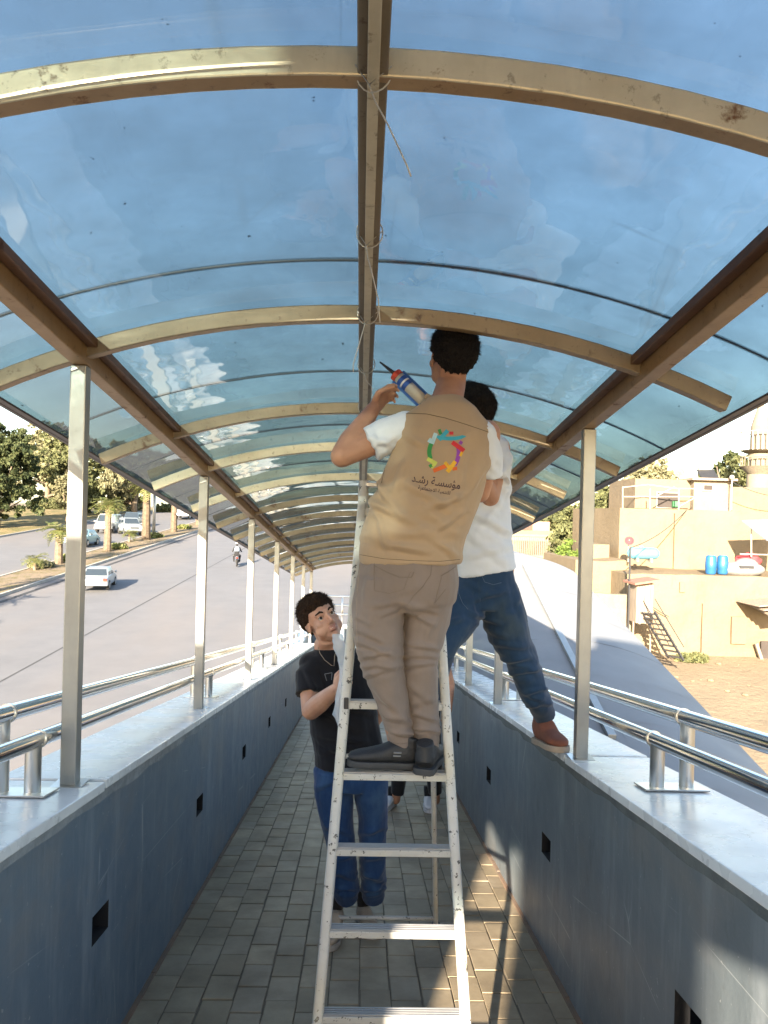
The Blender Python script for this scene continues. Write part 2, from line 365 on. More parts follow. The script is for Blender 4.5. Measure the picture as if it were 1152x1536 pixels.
# ---------------------------------------------------------------- ramp walls, coping, drain holes
def ramp_wall(sx, xin, xout, ya, yb, holes, mat, label, posts):
    root = empty('ramp_wall', (xin, 3.0, -2.0), label, 'wall')
    m = MB(); top = -.585-.034; bot = -2.1
    hw, hh, hz = .085, .05, -1.09
    ycuts = sorted(set([ya, Y0, Y1, yb]+[h+s*hw for h in holes for s in (-1, 1)]+[k*.6 for k in range(int(ya/.6), int(yb/.6))]))
    ycuts = [y for y in ycuts if ya <= y <= yb]
    def quad(y0, y1, z0, z1):
        p = [(xin, y0, L(y0)+z0), (xin, y1, L(y1)+z0), (xin, y1, L(y1)+z1), (xin, y0, L(y0)+z1)]
        m.add(p, [(0, 1, 2, 3) if sx > 0 else (3, 2, 1, 0)])
    for a, b in zip(ycuts[:-1], ycuts[1:]):
        mid = (a+b)/2
        if any(abs(mid-h) < hw for h in holes): quad(a, b, bot, hz-hh); quad(a, b, hz+hh, top)
        else: quad(a, b, bot, top)
        p = [(xin, a, L(a)+top), (xout, a, L(a)+top), (xout, b, L(b)+top), (xin, b, L(b)+top)]; m.add(p, [(0, 1, 2, 3)])
        p = [(xout, a, L(a)+bot), (xout, b, L(b)+bot), (xout, b, L(b)+top), (xout, a, L(a)+top)]; m.add(p, [(0, 1, 2, 3)])
    for y in (ya, yb): m.add([(xin, y, L(y)+bot), (xout, y, L(y)+bot), (xout, y, L(y)+top), (xin, y, L(y)+top)], [(0, 1, 2, 3)])
    wo = m.build('wall_body', mat, root)
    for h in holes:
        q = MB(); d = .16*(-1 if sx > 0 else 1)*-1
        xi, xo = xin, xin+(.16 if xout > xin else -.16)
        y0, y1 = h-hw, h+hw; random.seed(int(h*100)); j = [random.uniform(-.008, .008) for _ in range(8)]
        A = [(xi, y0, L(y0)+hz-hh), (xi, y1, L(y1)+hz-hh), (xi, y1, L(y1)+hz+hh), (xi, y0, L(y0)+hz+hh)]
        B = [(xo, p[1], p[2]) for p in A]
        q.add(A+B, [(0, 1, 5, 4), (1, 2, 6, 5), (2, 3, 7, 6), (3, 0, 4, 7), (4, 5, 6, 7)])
        q.build('drain_hole', M['hole_lining'], root)
    # cement band under coping
    q = MB(); xb = xin-(.004 if xout > xin else -.004)
    for a, b in zip(ycuts[:-1], ycuts[1:]):
        def zb(y): return -.585-.034-.04-.02*noise.noise(Vector((y*3.1, sx*5, 0)))-.012*noise.noise(Vector((y*13, 3, 0)))
        ns = max(1, int((b-a)/.08))
        for k in range(ns):
            u0, u1 = a+(b-a)*k/ns, a+(b-a)*(k+1)/ns
            q.hexa([(xb, u0, L(u0)+zb(u0)), (xin+(.01 if xout > xin else -.01), u0, L(u0)+zb(u0)), (xin+(.01 if xout > xin else -.01), u1, L(u1)+zb(u1)), (xb, u1, L(u1)+zb(u1)),
                    (xb, u0, L(u0)+top), (xin, u0, L(u0)+top), (xin, u1, L(u1)+top), (xb, u1, L(u1)+top)])
    q.build('cement_band', M['cement_l'] if sx > 0 else M['cement'], root)
    edges = [ya]+[p+.06 for p in posts]+[yb]
    lip = -.022 if xout > xin else .022
    for i, (a, b) in enumerate(zip(edges[:-1], edges[1:])):
        a2, b2 = a+.008, b-.008; c = MB(); mid = [y for y in (Y0, Y1) if a2 < y < b2]; seq = [a2]+mid+[b2]
        dz = random.uniform(-.003, .003)
        for u, v_ in zip(seq[:-1], seq[1:]): c.box(min(xin+lip, xout), max(xin+lip, xout), u, v_, -.585-.032+dz, -.585+dz, zf=L)
        o = c.build('coping_slab', M['marble'], root, bevel=.004)
    # skirting lip of mortar at floor
    q = MB(); xs_ = sorted((xin, xin-(.018 if xout > xin else -.018)))
    for k in range(int((14.8-1.4)/.2)):
        a = 1.4+k*.2; b = a+.2; h = .012+.008*noise.noise(Vector((a*3, sx, 2)))
        q.box(xs_[0], xs_[1], a, b, -1.604, -1.6+h, zf=L)
    q.build('mortar_fillet', simple('rusty_mortar_%d' % sx, (.26, .16, .1), (.16, .13, .1), 5, .95, bscale=60, bumps=.5), root)
    return root
LPY = [2.59+2.04*k for k in range(7)]; RPY = [3.235, 5.2, 6.6, 8.64, 10.7, 12.74, 14.7]
LPY_all = [-3.6, -1.5, .55]+LPY; RPY_all = [-3.0, -.85, 1.2]+RPY
ramp_wall(1, WL, -1.225, -9, 14.9, [-.5, 1.05, 2.7, 4.36, 6.02, 7.7, 9.4, 11.1, 12.8], M['wall'], 'blue-grey rendered parapet wall on the road side with marble coping', LPY_all)
ramp_wall(-1, WR, 1.262, -9, 14.9, [.45, 2.07, 3.66, 5.3, 6.95, 8.6, 10.2, 11.9, 13.5], M['wall_r'], 'grey rendered parapet wall on the building side with marble coping', RPY_all)
# landing end wall
m = MB(); m.box(-1.3, 3.7, 17.2, 17.4, L(Y1)-2.1, L(Y1)-.64); m.box(-1.3, -1.1, 14.95, 17.2, L(Y1)-2.1, L(Y1)-.64)
e = empty('landing_wall', (0, 17.2, L(Y1)-1.6), 'low rendered wall closing the far landing of the ramp', 'wall')
m.build('wall_body', M['wall'], e); m = MB(); m.box(-1.33, 3.7, 17.17, 17.43, L(Y1)-.638, L(Y1)-.585); m.build('coping_slab', M['marble'], e)
# ---------------------------------------------------------------- handrails
def handrail(sgn, x1, x2, ysts, ya, yb, label):
    root = empty('handrail', (x1, ysts[0], L(ysts[0])-.585), label, 'handrail', 'stainless handrails on the ramp copings')
    for nm, x, h, r in (('lower_pipe', x1, .165, .026), ('upper_pipe', x2, .245, .028)):
        m = MB(); seq = [ya]+[y for y in (Y0,) if ya < y]+[min(yb, Y1)]
        m.tube([(x, y, L(y)-.585+h) for y in seq], r, 24); o = m.build(nm, M['rail'], root, smooth=False); auto_smooth(o)
        for ys_ in ysts:
            y = ys_; m = MB(); m.tube([(x, y, L(y)-.583), (x, y, L(y)-.585+h-.01)], .025, 20); o = m.build('stanchion', M['rail2'], root); auto_smooth(o)
            m = MB(); d = Vector((0, 1, -S)).normalized()*.006; c = Vector((x, y+.035, L(y+.035)-.585+h)); m.tube([c-d, c+d], r+.0035, 24); o = m.build('pipe_collar', M['rail2'], root); auto_smooth(o)
    for y in ysts:
        m = MB(); cx = (x1+x2)/2; m.box(min(x1, x2)-.06, max(x1, x2)+.06, y-.06, y+.06, -.5845, -.579, zf=L); m.build('base_plate', M['rail2'], root, bevel=.001, segs=1)
handrail(-1, -1.015, -1.115, [-3.1, -.35, 2.45, 5.27, 8.08, 10.9, 13.7], -6, 14.75, 'paired stainless pipe handrail on the coping beside the road')
handrail(1, 1.06, 1.165, [-3.0, -.12, 2.68, 5.5, 8.3, 11.1, 13.9], -6, 14.75, 'paired stainless pipe handrail on the coping beside the sandy yard')
e = empty('end_railing', (0, 17.3, L(Y1)-.585), 'pipe railing with uprights across the far end of the ramp', 'railing')
for h in (.25, .45, .65): m = MB(); m.tube([(-1.2, 17.3, L(Y1)-.585+h), (3.6, 17.3, L(Y1)-.585+h)], .022, 10); m.build('pipe', M['rail2'], e, smooth=True)
for k in range(7): x = -1.2+k*.8; m = MB(); m.tube([(x, 17.3, L(Y1)-.59), (x, 17.3, L(Y1)+.08)], .022, 10); m.build('upright', M['rail2'], e, smooth=True)
# ---------------------------------------------------------------- canopy
RC = 2.95
def arcz(x): return -x*x/(2*RC)-x**4/(8*RC**3)
ARCH = [-3.3, -2.1, -.9, .25, 1.415, 2.577, 3.75, 4.6, 5.6, 6.62, 7.63, 8.65, 9.66, 10.67, 11.7, 12.7, 13.7, 14.72]
JOINT = [-3.6, -2.4, -1.1, .1, 1.17, 2.26, 3.29, 4.22, 5.2, 6.2, 7.2, 8.2, 9.25, 10.3, 11.3, 12.3, 13.3, 14.95]
ZA = 1.005
def canopy(name, label, cx, zoff, Lf, arches, joints, lefty, righty, detail=True):
    root = empty(name, (cx, arches[0], zoff+Lf(arches[0])), label, 'canopy')
    random.seed(11)
    for ai, y in enumerate(arches):
        xl, xr = -1.25+random.uniform(-.02, .02), 1.225+random.uniform(-.015, .03); n = 22; m = MB(); hb, hd = .027, .024
        vs = []
        for i in range(n+1):
            x = xl+(xr-xl)*i/n; z = arcz(x); nx, nz = x/RC, 1.0; ln = math.hypot(nx, nz); nx /= ln; nz /= ln
            zz = Lf(y)+zoff+ZA+z
            for (a, b) in ((-hb, -hd), (-hb, hd), (hb, hd), (hb, -hd)): vs.append((cx+x+nx*a, y+b, zz+nz*a))
        fs = [(i*4+k, i*4+(k+1) % 4, i*4+4+(k+1) % 4, i*4+4+k) for i in range(n) for k in range(4)]+[(3, 2, 1, 0), (n*4, n*4+1, n*4+2, n*4+3)]
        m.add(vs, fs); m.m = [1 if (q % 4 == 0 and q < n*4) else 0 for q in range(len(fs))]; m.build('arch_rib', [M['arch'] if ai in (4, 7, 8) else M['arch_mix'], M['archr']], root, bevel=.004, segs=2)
    ya, yb = arches[0]-.25, arches[-1]+.1
    seq = [ya]+[y for y in (Y0,) if ya < y]+[yb] if Lf is L else [ya, yb]
    for sx in (-1, 1):
        m = MB(); xb = .945; zc = ZA+arcz(xb)
        for a, b in zip(seq[:-1], seq[1:]): m.box(cx+sx*xb-.026, cx+sx*xb+.026, a, b, zoff+zc-.045, zoff+zc+.03, zf=Lf)
        m.build('side_beam', M['archr'], root, bevel=.004)
        m = MB(); xi = xb-.045
        for a, b in zip(seq[:-1], seq[1:]): m.box(cx+sx*xi-.016, cx+sx*xi+.016, a, b, zoff+zc+.008, zoff+zc+.037, zf=Lf)
        m.build('inner_beam', M['rustdark'], root, bevel=.003)
    m = MB()
    for a, b in zip(seq[:-1], seq[1:]):
        m.box(cx-.03, cx+.026, a, b, zoff+ZA-.028, zoff+ZA+.022, zf=Lf)
    m.build('ridge_beam', M['arch_mix'], root, bevel=.003)
    m = MB()
    for a, b in zip(seq[:-1], seq[1:]): m.box(cx-.012, cx+.010, a, b, zoff+ZA-.042, zoff+ZA-.026, zf=Lf)
    m.build('ridge_strip', M['arch'], root, bevel=.002)
    for sx, lst in ((-1, lefty), (1, righty)):
        for y in lst:
            x = cx+sx*.95; m = MB(); zc = zoff+ZA+arcz(.945)-.045
            m.box(x-.026, x+.026, y-.024, y+.024, L(y)-.583 if Lf is L else zoff+Lf(y)-.58, Lf(y)+zc+.002); m.build('post', M['post'], root, bevel=.004)
            m = MB(); zz = L(y)-.5845; m.box(x-.05, x+.05, y-.045, y+.045, zz-.002, zz+.004)
            if Lf is L: m.build('post_foot', M['rail2'], root)
    # sheets
    zs = ZA+.034
    for i, (a, b) in enumerate(zip(joints[:-1], joints[1:])):
        lift = .0
        for sx in (-1, 1):
            xe = 1.305; m = MB(); n = 18; vs = []; nb = 6
            t = .004; b2 = b+.007
            for layer in (0, 1):
                for j in range(nb+1):
                    y = a+.002+(b2-a)*j/nb
                    for k in range(n+1):
                        x = .001+(xe-.001)*k/n
                        sag = -.006*math.sin(math.pi*(j/nb))*math.sin(math.pi*k/n)+.0025*noise.noise(Vector((x*3, y*2.5, i*3.3+sx)))
                        up = (.006 if detail else .001)*(1-j/nb)
                        vs.append((cx+sx*x, y, Lf(y)+zoff+zs+arcz(x)+sag+up+layer*t))
            W = n+1; H = (nb+1)*W; fs = []
            for j in range(nb):
                for k in range(n):
                    q = (j*W+k, j*W+k+1, (j+1)*W+k+1, (j+1)*W+k)
                    fs.append(q if sx < 0 else q[::-1]); q2 = tuple(v+H for v in q); fs.append(q2[::-1] if sx < 0 else q2)
            m.add(vs, fs); m.build('roof_sheet', M['sheet'] if detail else M['roof2'], root, smooth=True)
        # lap joint gasket
        m = MB(); vs = []
        for k in range(41):
            x = -1.3+2.6*k/40; z = Lf(a)+zoff+zs+arcz(x)
            vs += [(cx+x, a-.002, z-.001), (cx+x, a+.002, z-.001), (cx+x, a+.002, z+.004), (cx+x, a-.002, z+.004)]
        fs = [(i_*4+k, i_*4+(k+1) % 4, i_*4+4+(k+1) % 4, i_*4+4+k) for i_ in range(40) for k in range(4)]
        m.add(vs, fs)
        if detail or i in (5, 10): m.build('joint_strip', M['gasket'] if detail else M['jline'], root)
    for sx in (-1, 1):
        m = MB(); xe = 1.31; ze = zs+arcz(xe); 
        sq = [joints[0]]+([Y0] if Lf is L else [])+[joints[-1]]
        for a, b in zip(sq[:-1], sq[1:]):
            m.box(cx+sx*xe-.008, cx+sx*xe+.008, a, b, zoff+ze-.014, zoff+ze+.012, zf=Lf); m.box(cx+sx*(xe-.022)-.014, cx+sx*(xe-.022)+.014, a, b, zoff+ze-.0125, zoff+ze-.006, zf=Lf)
        m.build('edge_trim', M['rustdark2'], root)
    return root
M['arch_mix'] = steel_paint('ochre_painted_steel', (.25, .2, .135), (.195, .15, .095), (.12, .05, .02), .6)
M['rustdark'] = steel_paint('dark_red_oxide', (.11, .05, .025), (.17, .08, .035), (.07, .03, .015), .6)
M['rustdark2'] = steel_paint('dark_edge_trim', (.07, .05, .045), (.1, .075, .06), (.1, .06, .035), .62)
M['roof2'] = (lambda t: t.done(t.ramp(t.noise(1.2, 5, .6), [(.3, (.19, .192, .195)), (.7, (.23, .232, .232))]), t.math('ADD', t.math('MULTIPLY', t.noise(2, 3), .3), .42), 0, t.bump(t.noise(1.5, 3), .2, .02), .3))(NT('dusty_blue_grey_roof'))
M['jline'] = simple('seam_line', (.1, .1, .103), None, 3, .6)
canopy('ramp_canopy', 'arched steel canopy with tinted blue roof sheets over the walkway', 0, 0, L, ARCH, JOINT, LPY_all, RPY_all)
S2 = .205
def L2(y): return S2*(min(y, 13.4)-7.0)
CY2 = [-1.2+1.05*k for k in range(14)]+[13.4, 14.4, 15.4, 16.3]
canopy('lower_canopy', 'dusty blue-grey arched roof over the lower flight beside the ramp', 2.42, -3.0, L2, [y+.5 for y in CY2[:-1]], CY2, [1.5, 4.5, 7.5, 10.5], [1.5, 4.5, 7.5, 10.5, 13.4], detail=False)
e = empty('roof_channel', (1.9, 7, -3), 'pale steel channel lying along the lower roof', 'channel')
m = MB()
for k in range(3): pass
q1, q2 = at(785, 908, 12.6), at(918, 1118, 6.9)
q1.z, q2.z = [-3.0+ZA+.034+arcz(q.x-2.42)+L2(q.y)+.035 for q in (q1, q2)]
m.bar(q1, q2, .075, .04); m.build('channel_bar', M['post'], e, bevel=.004)
# ================================================================ VEGETATION
def leafmat(name, a, b, c):
    t = NT(name); g = t.n('ShaderNodeNewGeometry'); col = t.ramp(g.outputs['Random Per Island'], [(0, a), (.5, b), (1, c)])
    t.done(col, .75, 0, None, .25)
    tl = t.n('ShaderNodeBsdfTranslucent'); t.l(col, tl.inputs[0]); mx = t.n('ShaderNodeMixShader', Fac=.3)
    t.l(t.b.outputs[0], mx.inputs[1]); t.l(tl.outputs[0], mx.inputs[2]); t.l(mx.outputs[0], t.out.inputs[0]); return t.mat
M['leaf_dark'] = leafmat('dark_conifer_leaves', (.03, .045, .02), (.06, .075, .03), (.1, .11, .045))
M['leaf_mid'] = leafmat('olive_leaves', (.08, .09, .04), (.13, .14, .06), (.19, .19, .085))
M['leaf_pale'] = leafmat('pale_dusty_leaves', (.15, .15, .08), (.21, .2, .11), (.27, .25, .15))
M['leaf_bright'] = leafmat('bright_leaves', (.07, .12, .025), (.12, .18, .035), (.17, .22, .05))
M['palm_leaf'] = leafmat('palm_leaves', (.1, .13, .04), (.17, .19, .06), (.24, .22, .09))
M['bark'] = simple('bark', (.2, .15, .1), (.11, .085, .06), 3, .9, bscale=14, bumps=.7, bdist=.05)
M['palmtrunk'] = simple('palm_trunk', (.26, .2, .14), (.13, .1, .07), 5, .95, bscale=9, bumps=.8, bdist=.05)
def crown_mesh(seed, lobes, nleaf, ls, mat, elong=1.0):
    """lobes: list of (cx,cy,cz,rx,ry,rz); leaves scattered in clumps near the lobes' shells"""
    rng = np.random.default_rng(seed); lob = np.array(lobes, float)
    vol = lob[:, 3]*lob[:, 4]*lob[:, 5]; pick = rng.choice(len(lob), 420, p=(vol**.67)/(vol**.67).sum())
    d = rng.normal(size=(420, 3)); d /= np.linalg.norm(d, axis=1)[:, None]; rr = rng.uniform(.55, 1.06, 420)[:, None]
    cl = lob[pick, :3]+d*lob[pick, 3:]*rr; csz = rng.uniform(.10, .26, 420)*np.cbrt(vol.mean())*1.15
    ci = rng.integers(0, 420, nleaf); off = rng.normal(size=(nleaf, 3)); off /= np.linalg.norm(off, axis=1)[:, None]
    p = cl[ci]+off*(csz[ci]*rng.uniform(.2, 1, nleaf)**.5)[:, None]*np.array([1, 1, .75])
    a = rng.normal(size=(nleaf, 3)); a /= np.linalg.norm(a, axis=1)[:, None]; a[:, 2] *= elong
    b = np.cross(a, rng.normal(size=(nleaf, 3))); b /= np.linalg.norm(b, axis=1)[:, None]
    s = (ls*rng.uniform(.6, 1.35, nleaf))[:, None]
    V = np.empty((nleaf, 4, 3)); V[:, 0] = p-a*s; V[:, 1] = p+b*s*.55; V[:, 2] = p+a*s; V[:, 3] = p-b*s*.55
    me = bpy.data.meshes.new('crown'); F = np.arange(nleaf*4).reshape(-1, 4)
    me.from_pydata(V.reshape(-1, 3).tolist(), [], F.tolist()); me.materials.append(mat); me.update(); return me
def tree(name, loc, lobes, nleaf, ls, mat, label, group=None, seed=1, trunk_r=.25, elong=1.0, trunk_h=None):
    e = empty(name, loc, label, 'tree', group); random.seed(seed)
    zmin = min(l[2]-l[5]*.4 for l in lobes); top = max(l[2] for l in lobes); h = trunk_h or top*.9
    m = MB(); pts = [(0, 0, -.4)]+[(random.uniform(-.15, .15)*k, random.uniform(-.15, .15)*k, h*k/5) for k in range(1, 6)]
    m.tube(pts, [trunk_r*(1.15-.17*k) for k in range(6)], 9)
    m.build('trunk', M['bark'], e, local=True, smooth=True)
    m = MB()
    for l in lobes:
        b = Vector(pts[2 if l[2] > h*.5 else 1]); c = Vector(l[:3]); mid = (b+c)/2+Vector((random.uniform(-.3, .3), random.uniform(-.3, .3), -.2))
        m.tube([b, mid, c], [trunk_r*.5, trunk_r*.3, trunk_r*.12], 6)
    m.build('branches', M['bark'], e, local=True, smooth=True)
    me = crown_mesh(seed, lobes, nleaf, ls, mat, elong); o = bpy.data.objects.new('crown', me); COL.objects.link(o); o.parent = e
    return e
def g3(px, py, D=None):
    """ground point under a pixel"""
    d = at(px, py, 1.0); t = -7.5/(d.z-.06*d.y); p = d*t
    if p.y > 110: t = -.9/d.z if d.z < 0 else 130; p = d*min(t, 170)
    return p
def lobes_rand(seed, n, w, h0, h1, r):
    random.seed(seed); out = []
    for k in range(n):
        t = k/(n-1) if n > 1 else .5; z = h0+(h1-h0)*t; ww = w*(1-.55*t*t)
        out.append((random.uniform(-ww, ww), random.uniform(-ww, ww), z, r*random.uniform(.75, 1.2), r*random.uniform(.75, 1.2), r*random.uniform(.65, 1)))
    return out
G1 = 'trees beyond the far carriageway'
def gp(x, y): return (x, y, G(y)-.1)
tree('conifer_tree', gp(-37.5, 80), lobes_rand(3, 12, 2.6, 1.6, 9.3, 2.1), 26000, .2, M['leaf_dark'], 'big dark bushy conifer at the left edge with crown reaching the ground', G1, 3, .4)
tree('leaning_tree', gp(-42, 84), lobes_rand(8, 9, 2.4, 3, 10.5, 2.2), 15000, .22, M['leaf_mid'], 'grey-green tree standing behind the dark conifer at the far left', G1, 8, .35)
tree('small_tree', gp(-31.8, 84), lobes_rand(21, 5, .9, 2.9, 5.4, .95), 5000, .15, M['leaf_pale'], 'slim small tree with bare pale trunk in front of the taller trees', G1, 21, .13)
tree('broad_tree', gp(-38.5, 103), lobes_rand(5, 10, 3.2, 2.6, 9.8, 2.5), 18000, .24, M['leaf_mid'], 'tall rounded green tree just left of the nearest roof post on the road side', G1, 5, .35)
tree('eucalyptus_tree', gp(-30.5, 104), lobes_rand(14, 12, 4.4, 2.6, 8.2, 2.4), 20000, .22, M['leaf_pale'], 'wide drooping pale eucalyptus just right of the nearest roof post on the road side', G1, 14, .4, elong=1.6)
tree('roadside_tree', gp(-26.5, 128), lobes_rand(25, 9, 4.0, 2.2, 7.5, 2.4), 12000, .28, M['leaf_mid'], 'rounded tree under the left roof edge behind the third palm', G1, 25, .4)
tree('roadside_tree', gp(-33, 140), lobes_rand(26, 9, 5, 2.4, 9.5, 3.0), 12000, .34, M['leaf_pale'], 'far pale tree in the gap between eucalyptus and rounded tree', G1, 26, .4)
tree('roadside_tree', gp(-52, 128), lobes_rand(27, 10, 6, 2.4, 11.5, 3.4), 14000, .34, M['leaf_pale'], 'far dusty tree seen at the left edge beyond the grey-green tree', G1, 27, .5)
tree('roadside_tree', gp(-62, 105), lobes_rand(29, 10, 5, 2.4, 11, 3.4), 9000, .34, M['leaf_mid'], 'broad tree mostly outside the left edge of the view', G1, 29, .5)
for k, (x, y, r) in enumerate([(-44, 118, 1.5), (-40, 121, 1.1), (-47, 116, 1.3), (-35.5, 118, 1.2), (-28.5, 112, 1.0)]):
    e = empty('bush', gp(x, y), ['rounded dusty bush low under the trees behind the dark conifer', 'smaller dusty bush right of the rounded bush under the trees', 'leftmost low bush at the edge of the dry verge', 'low bush behind the nearest roof post under the trees', 'low bush under the eucalyptus near the parked vehicles'][k], 'bush', 'bushes under the roadside trees')
    me = crown_mesh(50+k, [(0, 0, r*.6, r*1.5, r*1.2, r*.8), (r, 0, r*.5, r, r, r*.7)], 2500, .16, M['leaf_pale' if k % 2 else 'leaf_mid']); o = bpy.data.objects.new('crown', me); COL.objects.link(o); o.parent = e
# ---- palms on the median
def frond_mesh(seed, Lf=1.5):
    random.seed(seed); V = []; F = []; n = 12
    for i in range(n):
        t = i/(n-1); cx = Lf*t; cz = .55*Lf*t-1.0*Lf*t*t*.72
        for s in (-1, 1):
            w = .34*Lf*math.sin(math.pi*(.16+.8*t))**.7*random.uniform(.8, 1.1); b = len(V)
            x2 = cx+w*.65; z2 = cz+.10-random.uniform(.05, .2)*w*2
            V += [(cx-.03, 0, cz), (cx+.05, 0, cz), (x2+.03, s*w, z2), (x2-.03, s*w, z2)]
            F.append((b, b+1, b+2, b+3))
    b = len(V)
    for i in range(7):
        t = i/6; cx = Lf*t; cz = .55*Lf*t-.72*Lf*t*t; V += [(cx, -.02*(1-t)-.004, cz+.01), (cx, .02*(1-t)+.004, cz+.01), (cx, 0, cz-.02)]
    for i in range(6):
        for k in range(3): F.append((b+i*3+k, b+i*3+(k+1) % 3, b+i*3+3+(k+1) % 3, b+i*3+3+k))
    me = bpy.data.meshes.new('frond'); me.from_pydata(V, [], F); me.materials.append(M['palm_leaf']); return me
FR = [frond_mesh(k) for k in range(3)]
def trunk_mesh(h, r):
    m = MB(); n = int(h/.11); vs = []
    for k in range(n):
        z = h*k/n; rr = r*(1.15-.3*k/n)
        m.loft([(0, 0, z), (0, 0, z+h/n*1.1)], [rr*.82, rr*1.12], (1, 0, 0), 9, True)
    return m.mesh('trunk', M['palmtrunk'])
def palm(p, h, r, nf, fl, label, seed):
    e = empty('palm_tree', p, label, 'palm tree', 'palms on the median'); random.seed(seed)
    t = bpy.data.objects.new('trunk', trunk_mesh(h, r)); COL.objects.link(t); t.parent = e
    for k in range(nf):
        o = bpy.data.objects.new('frond', FR[k % 3]); COL.objects.link(o); o.parent = e
        o.location = (0, 0, h); up = random.uniform(-.25, .25)-1.15*(k/nf)+.45
        o.rotation_euler = (random.uniform(-.2, .2), -up, k*2.4+random.uniform(-.3, .3)); s = fl*random.uniform(.8, 1.1); o.scale = (s, s, s)
def mz(x, y): return (x, y, G(y)+.12)
palm(mz(-20.9, 53.8), 2.3, .26, 26, .95, 'short palm on the median just left of the nearest roof post', 1)
palm(mz(-20.1, 61.5), 3.7, .27, 26, .9, 'palm on the median just right of the nearest roof post', 2)
palm(mz(-19.8, 71.2), 4.9, .36, 26, 1.05, 'tallest stout palm on the median beside the white utility pole', 3)
palm(mz(-19.3, 79.5), 4.3, .3, 24, .85, 'palm on the median right of the utility pole', 4)
palm(mz(-18.7, 88.5), 4.2, .3, 22, .8, 'farthest palm on the median before the second roof post', 5)
palm(mz(-21.1, 50.4), .75, .1, 16, .62, 'knee-high young palm on the median at far left', 6)
palm(mz(-20.6, 68.8), .8, .1, 14, .6, 'tiny young palm on the median between the tall palms', 7)
palm(mz(-20.7, 23), 4.3, .3, 22, 1.1, 'palm on the median beside the road, nearest the footbridge', 21)
palm(mz(-20.9, 31), 3.4, .3, 20, 1.0, 'second palm on the median past the footbridge', 22)
palm(mz(-20.6, 39.5), 2.8, .3, 20, .95, 'third palm on the median past the footbridge', 23)
palm(mz(-18.4, 97), 4.0, .3, 18, .8, 'distant palm on the median seen behind the second roof post', 9)
random.seed(77)
for k, (x, y) in enumerate([(-20.8, 55.3), (-21.2, 51.6), (-19.9, 63.4), (-19.2, 83.5), (-19.6, 73.3)]):
    me = crown_mesh(90+k, [(0, 0, .18, .75, .9, .28)], 700, .12, M['palm_leaf' if k != 1 else 'leaf_pale']); o = bpy.data.objects.new('grass_clump', me); COL.objects.link(o); o.location = mz(x, y)
    tag(o, ['yellow-green ground plant at the foot of the short palm', 'pale dry grass clump left of the short palm near the young palm', 'low green clump at the foot of the palm right of the nearest roof post', 'round yellow shrub on the median beyond the utility pole', 'dark low clump at the foot of the utility pole'][k], 'plant', 'low plants on the median')
e = empty('utility_pole', mz(-19.6, 73.0), 'white pole standing beside the tallest stout palm', 'pole')
m = MB(); m.tube([(0, 0, 0), (0, 0, 5.2)], [.17, .13], 12); m.build('pole_shaft', M['post'], e, local=True, smooth=True); m = MB(); m.box(-.25, .25, -.25, .25, 0, .2); m.build('pole_base', M['kerb'], e, local=True)
